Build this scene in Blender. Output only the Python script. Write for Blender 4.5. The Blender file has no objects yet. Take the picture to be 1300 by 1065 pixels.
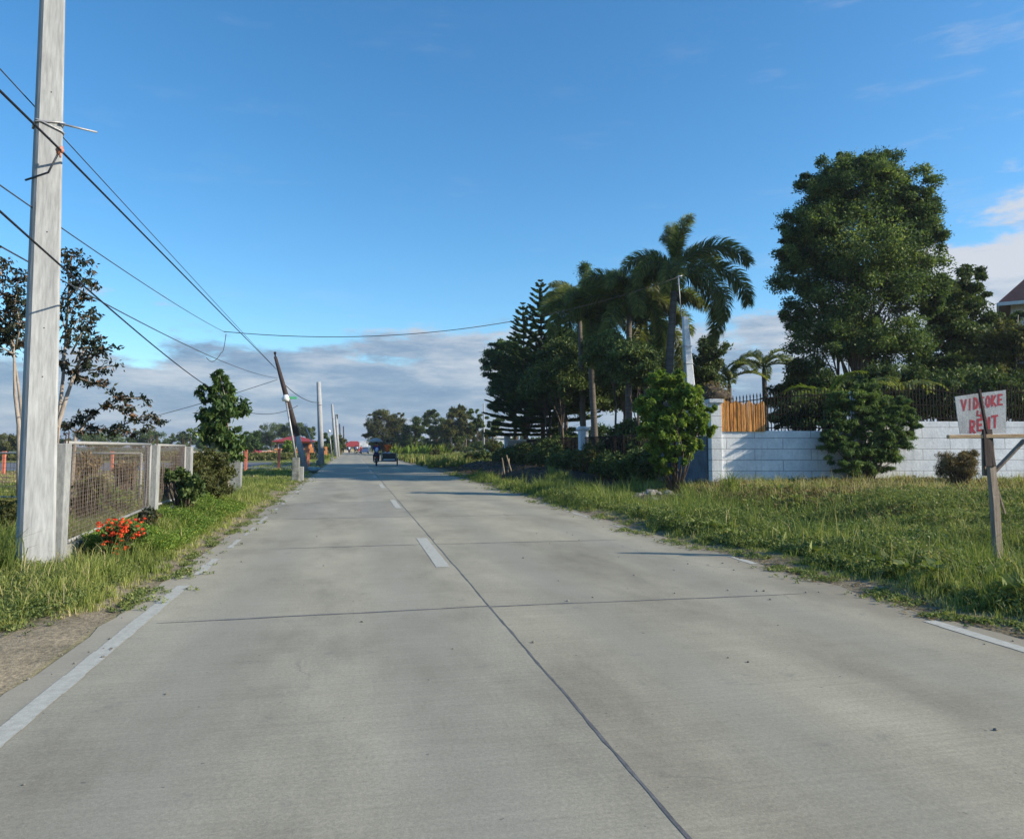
import bpy, math, random
import numpy as np
from mathutils import Vector, Matrix
random.seed(7); RNG = np.random.default_rng(11)
SC = bpy.context.scene
COL = SC.collection
# ------------------------------------------------------------------ camera
F = 960.0; EYE = 1.5
PITCH = math.atan(79.5 / F); YAW = math.atan(203.0 / F * math.cos(PITCH))
FH = Vector((math.sin(YAW), math.cos(YAW), 0)); RT = Vector((math.cos(YAW), -math.sin(YAW), 0)); UPW = Vector((0, 0, 1))
FW = FH * math.cos(PITCH) + UPW * math.sin(PITCH)
UP = UPW * math.cos(PITCH) - FH * math.sin(PITCH)
CAM = Vector((0, 0, EYE))
def ray(px, py): return FW + RT * ((px - 650) / F) - UP * ((py - 487.5) / F)
def PT(px, py, z):                       # a sight line read off the photo, taken to z metres ahead
    r = ray(px, py); return CAM + r * (z / r.dot(FH))
def G(px, py, h=0.0):
    r = ray(px, py); return CAM + r * ((h - EYE) / r.z)
def GX(px, z, h=0.0):
    p = PT(px, 567, z); p.z = h; return p
cam = bpy.data.cameras.new('camera'); co = bpy.data.objects.new('camera', cam); COL.objects.link(co)
cam.sensor_fit = 'HORIZONTAL'; cam.sensor_width = 36; cam.lens = F / 1300 * 36
cam.shift_y = -45 / 1300; cam.clip_end = 8000; cam.clip_start = 0.05
m3 = Matrix((RT, UP, -FW)).transposed(); co.matrix_world = Matrix.Translation(CAM) @ m3.to_4x4()
SC.camera = co
# ------------------------------------------------------------------ ground height
def gh(x, y):
    x = np.asarray(x, float); y = np.asarray(y, float)
    r = np.interp(x, [5.2, 5.8, 6.7, 7.7, 9.0, 10.4, 12, 16, 60, 100], [-.01, .05, -.02, -.36, -.22, .12, .26, .3, .3, .0])
    r = r * np.clip((66 - y) / 15, 0, 1)
    b = np.exp(-((x - 8.9) / 1.7) ** 2) * np.clip((y - 30) / 5, 0, 1) * np.clip((62 - y) / 8, 0, 1) * .62   # soil bank
    l = np.interp(x, [-60, -12, -4.2, -3.3, -2.4, -2.1], [-.05, -.05, .05, .06, .03, -.006])
    n = .035 * np.sin(x * 1.7 + y * .9) * np.sin(y * 1.3 - x * .6) + .02 * np.sin(x * 4.1 + 1) * np.sin(y * 3.7)
    edge = np.clip(np.maximum(x - 5.2, -2.1 - x) / 1.2, 0, 1) * np.clip((90 - np.hypot(x, y)) / 40, 0, 1)
    h = np.where(x > 1, r + b, l) + n * edge
    return np.where((x > -1.94) & (x < 5.06), -.06, h)
def gz(x, y): return float(gh(x, y))
# ------------------------------------------------------------------ object helpers
def tag(o, label=None, cat=None, group=None, kind=None):
    if label: o['label'] = label
    if cat: o['category'] = cat
    if group: o['group'] = group
    if kind: o['kind'] = kind
    return o
def thing(name, label, cat, loc=(0, 0, 0), group=None):
    o = bpy.data.objects.new(name, None); COL.objects.link(o); o.location = loc; o.empty_display_size = .2
    return tag(o, label, cat, group)
def org(p):
    v = Vector((0, 0, 0))
    while p is not None: v = v + p.location; p = p.parent
    return v
class MB:
    def __init__(s): s.v = []; s.f = []; s.m = []; s.mi = 0
    def add(s, vs, fs):
        n = len(s.v); s.v += [tuple(v) for v in vs]; s.f += [tuple(i + n for i in f) for f in fs]; s.m += [s.mi] * len(fs); return s
    def box(s, c, d, R=None):
        c = Vector(c); vs = []
        for z in (-1, 1):
            for x, y in ((-1, -1), (1, -1), (1, 1), (-1, 1)):
                p = Vector((x * d[0] / 2, y * d[1] / 2, z * d[2] / 2))
                if R is not None: p = R @ p
                vs.append(c + p)
        return s.add(vs, [(3, 2, 1, 0), (4, 5, 6, 7), (0, 1, 5, 4), (1, 2, 6, 5), (2, 3, 7, 6), (3, 0, 4, 7)])
    def tube(s, pts, rad, n=8, cap=True, rot=0.0, sq=None):
        pts = [Vector(p) for p in pts]
        if not hasattr(rad, '__len__'): rad = [rad] * len(pts)
        vs = []; a = None
        for i, p in enumerate(pts):
            t = (pts[min(i + 1, len(pts) - 1)] - pts[max(i - 1, 0)]).normalized()
            if a is None:
                a = Vector((1, 0, 0)) if abs(t.x) < .9 else Vector((0, 1, 0))
            a = (a - t * a.dot(t)).normalized(); b = t.cross(a)
            for k in range(n):
                an = rot + 2 * math.pi * k / n
                vs.append(p + (a * math.cos(an) + b * math.sin(an)) * rad[i])
        fs = []
        for i in range(len(pts) - 1):
            for k in range(n):
                fs.append((i * n + k, i * n + (k + 1) % n, (i + 1) * n + (k + 1) % n, (i + 1) * n + k))
        if cap: fs += [tuple(reversed(range(n))), tuple(range((len(pts) - 1) * n, len(pts) * n))]
        return s.add(vs, fs)
    def bar(s, a, b, w, d=None):         # rectangular bar from a to b
        a = Vector(a); b = Vector(b); t = b - a; L = t.length; t.normalize()
        u = Vector((0, 0, 1)) if abs(t.z) < .9 else Vector((0, 1, 0))
        x = t.cross(u).normalized(); y = x.cross(t)
        R = Matrix((x, y, t)).transposed()
        return s.box((a + b) / 2, (w, d or w, L), R)
    def ball(s, c, r, n=10, m=6, jit=0):
        c = Vector(c); r = Vector(r) if hasattr(r, '__len__') else Vector((r, r, r)); vs = [c + Vector((0, 0, -r.z))]
        for i in range(1, m):
            ph = -math.pi / 2 + math.pi * i / m
            for k in range(n):
                j = 1 + random.uniform(-jit, jit)
                th = 2 * math.pi * k / n; vs.append(c + Vector((r.x * math.cos(ph) * math.cos(th), r.y * math.cos(ph) * math.sin(th), r.z * math.sin(ph))) * j if False else c + j * Vector((r.x * math.cos(ph) * math.cos(th), r.y * math.cos(ph) * math.sin(th), r.z * math.sin(ph))))
        vs.append(c + Vector((0, 0, r.z))); fs = []
        for k in range(n): fs.append((0, 1 + (k + 1) % n, 1 + k))
        for i in range(m - 2):
            for k in range(n): fs.append((1 + i * n + k, 1 + i * n + (k + 1) % n, 1 + (i + 1) * n + (k + 1) % n, 1 + (i + 1) * n + k))
        t = len(vs) - 1
        for k in range(n): fs.append((t, 1 + (m - 2) * n + k, 1 + (m - 2) * n + (k + 1) % n))
        return s.add(vs, fs)
    def ring(s, c, ax, r, tr, n=20, k=8):
        c = Vector(c); ax = Vector(ax).normalized(); a = ax.orthogonal().normalized(); b = ax.cross(a); vs = []; fs = []
        for i in range(n):
            t = 2 * math.pi * i / n; d = a * math.cos(t) + b * math.sin(t)
            for j in range(k):
                u = 2 * math.pi * j / k; vs.append(c + d * (r + tr * math.cos(u)) + ax * tr * math.sin(u))
        for i in range(n):
            for j in range(k): fs.append((i * k + j, ((i + 1) % n) * k + j, ((i + 1) % n) * k + (j + 1) % k, i * k + (j + 1) % k))
        return s.add(vs, fs)
    def disc(s, c, ax, r, th, n=18):
        c = Vector(c); ax = Vector(ax).normalized(); return s.tube([c - ax * th / 2, c + ax * th / 2], r, n)
    def sheet(s, pts, th=.02):           # extruded polygon, thickness along its normal
        pts = [Vector(p) for p in pts]; nrm = (pts[1] - pts[0]).cross(pts[2] - pts[0]).normalized() * th; n = len(pts)
        return s.add(pts + [p + nrm for p in pts], [tuple(reversed(range(n))), tuple(range(n, 2 * n))] + [(i, (i + 1) % n, n + (i + 1) % n, n + i) for i in range(n)])
    def build(s, name, mat, parent=None, smooth=False, bevel=0):
        o0 = org(parent); me = bpy.data.meshes.new(name)
        me.from_pydata([(v[0] - o0.x, v[1] - o0.y, v[2] - o0.z) for v in s.v], [], s.f)
        for m in (mat if isinstance(mat, (list, tuple)) else [mat]): me.materials.append(m)
        if len(me.materials) > 1: me.polygons.foreach_set('material_index', s.m)
        if smooth: me.polygons.foreach_set('use_smooth', [True] * len(s.f))
        o = bpy.data.objects.new(name, me); COL.objects.link(o); o.parent = parent
        if bevel:
            b = o.modifiers.new('Bevel', 'BEVEL'); b.width = bevel; b.segments = 2; b.limit_method = 'ANGLE'
        return o
def quads(name, V, mat, parent=None, tint=None, smooth=False):
    """V: (N,4,3) world points; tint: (N,)"""
    V = np.asarray(V, np.float32); n = len(V); o0 = org(parent)
    V = (V.reshape(-1, 3) - np.array([o0.x, o0.y, o0.z], np.float32)).astype(np.float32)
    me = bpy.data.meshes.new(name); me.vertices.add(n * 4); me.vertices.foreach_set('co', V.ravel())
    me.loops.add(n * 4); me.loops.foreach_set('vertex_index', np.arange(n * 4, dtype=np.int32))
    me.polygons.add(n); me.polygons.foreach_set('loop_start', np.arange(0, n * 4, 4, dtype=np.int32))
    if smooth: me.polygons.foreach_set('use_smooth', np.ones(n, bool))
    if tint is not None:
        at = me.attributes.new('tint', 'FLOAT', 'POINT'); at.data.foreach_set('value', np.repeat(np.asarray(tint, np.float32), 4))
    me.update(calc_edges=True); me.materials.append(mat)
    o = bpy.data.objects.new(name, me); COL.objects.link(o); o.parent = parent
    return o
def copy_tree(o, parent=None):
    c = o.copy(); COL.objects.link(c); c.parent = parent
    for ch in [k for k in list(bpy.data.objects) if k.parent == o]: copy_tree(ch, c)
    return c
# ------------------------------------------------------------------ materials
MATS = {}
def nmat(name):
    m = bpy.data.materials.new(name); m.use_nodes = True; nt = m.node_tree; nt.nodes.clear(); MATS[name] = m
    out = nt.nodes.new('ShaderNodeOutputMaterial'); return m, nt, out
def N(nt, t, **k):
    n = nt.nodes.new('ShaderNode' + t)
    for a, b in k.items():
        if a in n.inputs.keys(): n.inputs[a].default_value = b
        else: setattr(n, a, b)
    return n
def L(nt, a, b): nt.links.new(a, b)
def rgb(c): return (c[0], c[1], c[2], 1)
def ramp(nt, fac, stops):
    r = N(nt, 'ValToRGB'); e = r.color_ramp.elements
    while len(e) > 1: e.remove(e[0])
    e[0].position = stops[0][0]; e[0].color = rgb(stops[0][1])
    for p, c in stops[1:]:
        x = e.new(p); x.color = rgb(c)
    L(nt, fac, r.inputs['Fac']); return r.outputs['Color']
def coords(nt, scale=(1, 1, 1)):
    g = N(nt, 'NewGeometry'); mp = N(nt, 'Mapping'); mp.inputs['Scale'].default_value = scale
    L(nt, g.outputs['Position'], mp.inputs['Vector']); return mp.outputs['Vector']
def noise(nt, vec, scale, detail=4, rough=.6):
    n = N(nt, 'TexNoise'); n.inputs['Scale'].default_value = scale; n.inputs['Detail'].default_value = detail; n.inputs['Roughness'].default_value = rough
    L(nt, vec, n.inputs['Vector']); return n.outputs['Fac']
def mixc(nt, fac, a, b, mode='MIX'):
    m = N(nt, 'Mix', data_type='RGBA', blend_type=mode)
    if isinstance(fac, (int, float)): m.inputs[0].default_value = fac
    else: L(nt, fac, m.inputs[0])
    for v, i in ((a, 6), (b, 7)):
        if isinstance(v, tuple): m.inputs[i].default_value = rgb(v)
        else: L(nt, v, m.inputs[i])
    return m.outputs[2]
def mathn(nt, op, a, b=0.0):
    m = N(nt, 'Math', operation=op)
    for v, i in ((a, 0), (b, 1)):
        if isinstance(v, (int, float)): m.inputs[i].default_value = v
        else: L(nt, v, m.inputs[i])
    return m.outputs[0]
def mrange(nt, v, a, b, c=0.0, d=1.0, smooth=True):
    m = N(nt, 'MapRange'); m.interpolation_type = 'SMOOTHSTEP' if smooth else 'LINEAR'; L(nt, v, m.inputs[0])
    for i, x in enumerate((a, b, c, d)): m.inputs[i + 1].default_value = x
    return m.outputs[0]
def bump(nt, h, strength=.3, dist=.02):
    b = N(nt, 'Bump'); b.inputs['Strength'].default_value = strength; b.inputs['Distance'].default_value = dist; L(nt, h, b.inputs['Height']); return b.outputs[0]
def simple(name, c, c2=None, scale=4, rough=.8, bumps=.25, dist=.01, metal=0, stretch=(1, 1, 1), lo=.35, hi=.65, spec=.3, fine=True):
    m, nt, out = nmat(name); v = coords(nt, stretch); n1 = noise(nt, v, scale, 6, .65)
    c2 = c2 or tuple(x * .7 for x in c)
    col = ramp(nt, n1, [(lo, c2), (hi, c)])
    if fine:
        n2 = noise(nt, v, scale * 13, 3, .6); g = ramp(nt, n2, [(.3, (.78,) * 3), (.7, (1.18,) * 3)]); col = mixc(nt, 1.0, col, g, 'MULTIPLY')
    else: n2 = n1
    p = N(nt, 'BsdfPrincipled'); p.inputs['Roughness'].default_value = rough; p.inputs['Metallic'].default_value = metal; p.inputs['Specular IOR Level'].default_value = spec
    L(nt, col, p.inputs['Base Color'])
    if bumps: L(nt, bump(nt, n2, bumps, dist), p.inputs['Normal'])
    L(nt, p.outputs[0], out.inputs[0]); return m
def leafmat(name, stops, trans=.35, rough=.6, tc=None, spec=.18):
    m, nt, out = nmat(name); a = N(nt, 'Attribute', attribute_name='tint'); col = ramp(nt, a.outputs['Fac'], stops)
    p = N(nt, 'BsdfPrincipled'); p.inputs['Roughness'].default_value = rough; p.inputs['Specular IOR Level'].default_value = spec; L(nt, col, p.inputs['Base Color'])
    t = N(nt, 'BsdfTranslucent'); tcn = mixc(nt, 1.0, col, tc or (1.2, 1.28, .55), 'MULTIPLY'); L(nt, tcn, t.inputs['Color'])
    mx = N(nt, 'MixShader'); mx.inputs[0].default_value = trans; L(nt, p.outputs[0], mx.inputs[1]); L(nt, t.outputs[0], mx.inputs[2]); L(nt, mx.outputs[0], out.inputs[0]); return m
def glass(name, c=(.05, .07, .09)):
    m, nt, out = nmat(name); p = N(nt, 'BsdfPrincipled'); p.inputs['Base Color'].default_value = rgb(c); p.inputs['Roughness'].default_value = .08; L(nt, p.outputs[0], out.inputs[0]); return m

M = {}
M['concrete'] = simple('weathered_concrete', (.33, .34, .33), (.20, .21, .21), 2.2, .9, .4, stretch=(1, 1, .35))
M['pole_conc'] = simple('pole_concrete', (.40, .41, .41), (.27, .28, .285), 2.2, .9, .35, .008, stretch=(1, 1, .12), lo=.3, hi=.7)
M['dark_conc'] = simple('mossy_concrete', (.28, .28, .26), (.10, .11, .09), 3, .95, .5)
M['white_paint'] = simple('chalky_white_paint', (.72, .74, .76), (.50, .53, .55), 3, .85, .3)
M['white_metal'] = simple('white_painted_pipe', (.31, .31, .295), (.24, .21, .18), 9, .5, .15, lo=.25, hi=.5)
M['mesh_wire'] = simple('rusty_fence_wire', (.22, .19, .17), (.14, .09, .06), 14, .6, 0, metal=.3)
M['black_metal'] = simple('black_painted_iron', (.012, .011, .011), (.022, .015, .012), 8, .8, .1, spec=.1)
M['rebar'] = simple('rusty_rebar', (.10, .06, .045), (.05, .04, .035), 20, .8, .2)
M['wood_dark'] = simple('dark_weathered_timber', (.075, .055, .05), (.035, .028, .026), 3, .9, .5, stretch=(6, 6, .6))
M['wood_grey'] = simple('grey_brown_timber', (.34, .28, .22), (.17, .13, .10), 5, .85, .5, stretch=(6, 6, .5))
M['wood_light'] = simple('pale_sawn_timber', (.62, .44, .26), (.42, .27, .15), 4, .8, .3, stretch=(.7, 4, 6))
M['tarp_grey'] = simple('grey_painted_board', (.58, .58, .56), (.44, .44, .43), 4, .85, .3)
M['red_paint'] = simple('hand_brushed_red_paint', (.42, .035, .05), (.52, .09, .11), 30, .7, .1)
M['cable'] = simple('black_cable_rubber', (.02, .02, .025), None, 4, .6, 0)
M['cable_grey'] = simple('grey_wire_sheath', (.07, .08, .10), None, 4, .6, 0)
M['orange_post'] = simple('salmon_painted_post', (.62, .20, .13), (.46, .14, .09), 5, .8, .2)
M['orange_wall'] = simple('orange_house_render', (.68, .27, .10), (.58, .22, .08), 1.2, .85, .15)
M['cream_wall'] = simple('cream_house_render', (.68, .6, .48), (.5, .43, .33), 1, .85, .15)
M['pink_wall'] = simple('pale_house_render', (.66, .62, .58), (.5, .46, .42), 1, .85, .15)
M['red_roof'] = simple('red_roof_sheet', (.33, .045, .045), (.24, .04, .04), 1.4, .55, .3, .03, stretch=(8, .4, 1))
M['maroon_roof'] = simple('faded_maroon_roof_tile', (.17, .075, .065), (.11, .055, .05), 3, .7, .4, .03)
M['white_trim'] = simple('white_trim_paint', (.75, .75, .75), (.6, .6, .6), 3, .7, .1)
M['glass'] = glass('dark_window_glass')
M['bark'] = simple('brown_bark', (.16, .12, .09), (.07, .055, .045), 6, .95, .7, .02, stretch=(3, 3, .6))
M['bark_pale'] = simple('pale_smooth_bark', (.42, .36, .30), (.22, .18, .15), 5, .9, .4, stretch=(2, 2, .6))
M['palm_trunk'] = simple('ringed_palm_trunk', (.17, .15, .13), (.085, .075, .065), 2, .9, .6, .02, stretch=(.5, .5, 9))
M['palm_shaft'] = simple('green_crownshaft', (.10, .15, .06), (.06, .09, .04), 3, .5, .1)
M['soil'] = simple('dark_soil', (.11, .085, .065), (.05, .042, .035), 3, .95, .6, .03)
M['stone'] = simple('rubble_stone', (.30, .28, .25), (.14, .13, .11), 6, .95, .6, .02)
M['mat_orange'] = simple('split_bamboo_matting', (.82, .36, .09), (.34, .13, .04), 3.2, .85, .8, .015, stretch=(7, 7, .9), lo=.36, hi=.52)
M['black_paint'] = simple('black_vehicle_paint', (.02, .02, .022), (.04, .04, .04), 5, .35, 0)
M['rubber'] = simple('tyre_rubber', (.02, .02, .02), None, 6, .85, .2)
M['chrome'] = simple('dull_chrome', (.55, .55, .56), (.35, .35, .35), 8, .3, 0, metal=.9)
M['yellow'] = simple('yellowed_cream_paint', (.62, .52, .25), None, 6, .6, 0)
M['blue'] = simple('blue_cotton', (.03, .05, .20), None, 8, .9, .1)
M['navy'] = simple('navy_denim', (.02, .03, .07), None, 8, .9, .1)
M['white_cloth'] = simple('white_cotton', (.70, .74, .82), (.45, .52, .68), 8, .9, .1)
M['orange_cloth'] = simple('orange_cotton', (.85, .16, .03), (.7, .10, .02), 8, .9, .1)
M['red_cloth'] = simple('red_cotton', (.5, .04, .04), None, 8, .9, .1)
M['skin'] = simple('skin', (.30, .16, .10), None, 8, .6, 0)
M['hair'] = simple('black_hair', (.012, .01, .01), None, 20, .5, .2)
M['umbrella'] = simple('grey_umbrella_cloth', (.42, .40, .38), (.32, .3, .29), 6, .8, .1)
M['white_truck'] = simple('white_vehicle_paint', (.72, .74, .75), (.6, .6, .6), 3, .4, 0)
M['blue_car'] = simple('blue_vehicle_paint', (.06, .14, .32), None, 3, .3, 0)
M['lamp_white'] = simple('white_lamp_housing', (.85, .85, .83), (.7, .7, .7), 4, .4, 0)
M['green_plastic'] = simple('green_plastic_strip', (.10, .5, .22), None, 4, .5, 0)
M['orange_tie'] = simple('faded_orange_wrap', (.55, .25, .18), None, 20, .7, .1)
M['grey_steel'] = simple('galvanised_steel', (.45, .46, .48), (.3, .3, .31), 6, .5, 0, metal=.4)
M['teal'] = simple('blue_green_basin_plastic', (.25, .42, .48), None, 4, .6, 0)
M['brown_timber'] = simple('pale_pile_stakes', (.36, .29, .2), None, 5, .9, .3)
M['paint_line'] = simple('worn_white_road_paint', (.44, .435, .385), (.35, .345, .30), 16, .85, .3, .004, lo=.35, hi=.6)
M['tar'] = simple('joint_sealant', (.085, .085, .09), (.15, .15, .15), 9, .8, .2)

G1 = [(0, (.035, .058, .02)), (.5, (.085, .125, .04)), (1, (.20, .25, .08))]
M['leaf_mango'] = leafmat('big_tree_leaves', [(0, (.035, .065, .028)), (.45, (.09, .145, .055)), (.8, (.22, .28, .09)), (1, (.32, .36, .12))], .36)
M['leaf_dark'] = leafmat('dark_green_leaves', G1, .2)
M['leaf_olive'] = leafmat('olive_leaves', [(0, (.05, .058, .022)), (.5, (.11, .12, .04)), (1, (.20, .19, .065))], .3)
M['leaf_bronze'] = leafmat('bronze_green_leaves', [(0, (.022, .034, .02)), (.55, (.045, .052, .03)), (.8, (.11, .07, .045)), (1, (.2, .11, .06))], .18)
M['leaf_glossy'] = leafmat('glossy_green_leaves', [(0, (.03, .06, .02)), (.6, (.08, .14, .038)), (1, (.20, .26, .07))], .25, .5, spec=.22)
M['leaf_bright'] = leafmat('fresh_green_leaves', [(0, (.07, .13, .022)), (.55, (.16, .25, .045)), (1, (.36, .38, .08))], .35)
M['leaf_palm'] = leafmat('palm_leaflets', [(0, (.055, .08, .03)), (.45, (.15, .18, .06)), (.8, (.32, .32, .10)), (1, (.42, .36, .14))], .40, .45)
M['leaf_areca'] = leafmat('yellow_green_palm_leaflets', [(0, (.09, .15, .02)), (1, (.30, .33, .05))], .35)
M['leaf_pine'] = leafmat('conifer_needles', [(0, (.035, .07, .03)), (.6, (.09, .155, .06)), (1, (.19, .26, .09))], .3, .6)
M['leaf_feather'] = leafmat('feathery_blue_green_leaves', [(0, (.045, .09, .035)), (.6, (.12, .19, .06)), (1, (.30, .36, .09))], .35)
M['leaf_dry'] = leafmat('dry_brown_leaves', [(0, (.10, .075, .035)), (.6, (.20, .15, .07)), (1, (.32, .25, .13))], .2, .8)
M['grass'] = leafmat('grass_blades', [(0, (.09, .125, .03)), (.35, (.20, .25, .06)), (.65, (.32, .34, .10)), (.82, (.42, .37, .16)), (1, (.52, .43, .25))], .3, .6)
M['grass_field'] = leafmat('field_grass', [(0, (.06, .10, .02)), (.4, (.14, .18, .04)), (.75, (.25, .25, .08)), (1, (.34, .29, .14))], .3, .7)
M['weed'] = leafmat('roadside_weed_leaves', [(0, (.085, .12, .04)), (.55, (.19, .235, .075)), (.85, (.32, .34, .12)), (1, (.38, .30, .15))], .3, .6)
M['flower'] = leafmat('red_orange_petals', [(0, (.75, .05, .02)), (1, (.95, .16, .05))], .25, .6, (1, 1, 1))
M['purple_flower'] = leafmat('pink_petals', [(0, (.45, .12, .2)), (1, (.6, .3, .35))], .25, .6, (1, 1, 1))

# ------------------------------------------------------------------ foliage
def unit(v): return v / np.maximum(np.linalg.norm(v, axis=-1, keepdims=True), 1e-9)
def leafq(C, D, Nn, ln, wd):
    """rhombic leaf quads centred C, long axis D, normal Nn"""
    D = unit(D); S = unit(np.cross(D, Nn)); n = unit(np.cross(S, D)); ln = np.asarray(ln).reshape(-1, 1); wd = np.asarray(wd).reshape(-1, 1)
    return np.stack([C - D * ln / 2, C + S * wd / 2 - D * ln * .05 + n * ln * .06, C + D * ln / 2 - n * ln * .08, C - S * wd / 2 - D * ln * .05 + n * ln * .06], 1)
def clump_leaves(cl, per, ln, wd, rng=RNG, droop=0.0, flat=.8, upbias=.5, tintvar=.35):
    """cl: (n,4) centre+radius -> leaf quads, tint"""
    cl = np.asarray(cl, float); n = len(cl); idx = np.repeat(np.arange(n), per)
    g = rng.normal(size=(n * per, 3)); g = unit(g) * (rng.random((n * per, 1)) ** .6) * np.where(rng.random((n * per, 1)) < .22, rng.uniform(1, 1.45, (n * per, 1)), 1); g[:, 2] *= flat; an = rng.uniform(.65, 1.45, (n, 3)); g = g * an[idx]
    C = cl[idx, :3] + g * cl[idx, 3:4]
    D = unit(rng.normal(size=g.shape) * .7 + g * .8 + np.array([0, 0, -droop])); Nn = unit(rng.normal(size=g.shape) * .7 + np.array([0, 0, upbias]) + g * .4)
    s = rng.uniform(.65, 1.25, len(C)); ct = rng.normal(.45, .16, n)
    t = np.clip(ct[idx] + rng.normal(0, tintvar * .5, len(C)), 0, 1)
    return leafq(C, D, Nn, ln * s, wd * s), t
def blob_clumps(blobs, n, rfrac=.24, rng=RNG, shell=.55):
    """blobs: (cx,cy,cz,rx,ry,rz)"""
    b = np.asarray(blobs, float); vol = (b[:, 3] * b[:, 4] * b[:, 5]) ** .67; w = vol / vol.sum(); out = []
    for bb, ww in zip(b, w):
        k = max(2, int(round(n * ww))); u = unit(rng.normal(size=(k, 3))); r = rng.uniform(shell ** 2, 1, (k, 1)) ** .5
        c = bb[:3] + u * r * bb[3:6] * .86; rr = rfrac * bb[3:6].mean() * rng.uniform(.7, 1.3, k)
        out.append(np.c_[c, rr])
    return np.concatenate(out)
def BL(px, py, z, rx, ry, dz=None):
    p = PT(px, py, z); a = rx * z / F; b = ry * z / F; return (p.x, p.y, p.z, a, (dz if dz else a), b)
def limbs(mb, base, top, r0, r1, cl, nl, bend=.15, seed=0, start=.45):
    """trunk plus limbs that run out to clump centres"""
    rd = random.Random(seed); base = Vector(base); top = Vector(top); k = 7; pts = []; off = Vector((rd.uniform(-1, 1), rd.uniform(-1, 1), 0)) * (top - base).length * bend * .3
    for i in range(k):
        t = i / (k - 1); pts.append(base.lerp(top, t) + off * math.sin(t * math.pi) + Vector((rd.uniform(-1, 1), rd.uniform(-1, 1), 0)) * r0 * .35 * (i > 0))
    rad = [r0 * (1.35 if i == 0 else 1) * (1 - i / (k - 1)) + r1 * i / (k - 1) for i in range(k)]
    pts[0].z -= .15; mb.tube(pts, rad, 9)
    ids = list(range(len(cl))); rd.shuffle(ids)
    for i in ids[:nl]:
        c = Vector(cl[i][:3]); t = rd.uniform(start, .97); j = t * (k - 1); a = int(j); p = pts[a].lerp(pts[min(a + 1, k - 1)], j - a); rr = (rad[a] * (1 - j + a) + rad[min(a + 1, k - 1)] * (j - a)) * .6
        mid = p.lerp(c, .5) + Vector((rd.uniform(-.1, .1), rd.uniform(-.1, .1), rd.uniform(-.02, .14))) * (c - p).length
        q = p.lerp(mid, .5) + Vector((0, 0, .05)) * (c - p).length
        mb.tube([p, q, mid, c], [rr, rr * .75, rr * .5, rr * .18], 6)
def tree(name, label, cat, group, base, top, r0, blobs, ncl, per, ln, wd, leaf, bark='bark', nl=26, rfrac=.24, droop=0, flat=.8, seed=1, extra=None, shell=.55, upbias=.5, start=.45, tintvar=.35, stems=()):
    rng = np.random.default_rng(seed); base = Vector(base); t = thing(name, label, cat, base, group)
    cl = blob_clumps(blobs, ncl, rfrac, rng, shell)
    if extra is not None and len(extra): cl = np.concatenate([cl, np.asarray(extra)]) if len(cl) else np.asarray(extra)
    mb = MB(); limbs(mb, base, top, r0, r0 * .3, cl, nl, seed=seed, start=start)
    for (b2, t2, rr) in stems: limbs(mb, b2, t2, rr, rr * .4, cl, max(3, nl // 4), seed=seed + 5, start=.6)
    mb.build('trunk', M[bark], t, True)
    V, ti = clump_leaves(cl, per, ln, wd, rng, droop, flat, upbias, tintvar); quads('crown', V, M[leaf], t, ti)
    return t
def bush(name, label, cat, group, base, blobs, ncl, per, ln, wd, leaf, seed=1, bark='bark', rfrac=.28, droop=0, stems=5, **k):
    rng = np.random.default_rng(seed); rd = random.Random(seed); base = Vector(base); t = thing(name, label, cat, base, group)
    cl = blob_clumps(blobs, ncl, rfrac, rng, .3); mb = MB(); ids = list(range(len(cl))); rd.shuffle(ids)
    for i in ids[:stems * 3]:
        c = Vector(cl[i][:3]); p = base + Vector((rd.uniform(-.12, .12), rd.uniform(-.12, .12), -.05)); m = p.lerp(c, .5) + Vector((rd.uniform(-.1, .1), rd.uniform(-.1, .1), .1)) * (c - p).length
        mb.tube([p, m, c], [.03, .018, .006], 5)
    mb.build('stems', M[bark], t, True)
    V, ti = clump_leaves(cl, per, ln, wd, rng, droop, k.get('flat', .85), k.get('upbias', .5)); quads('foliage', V, M[leaf], t, ti)
    return t
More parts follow.
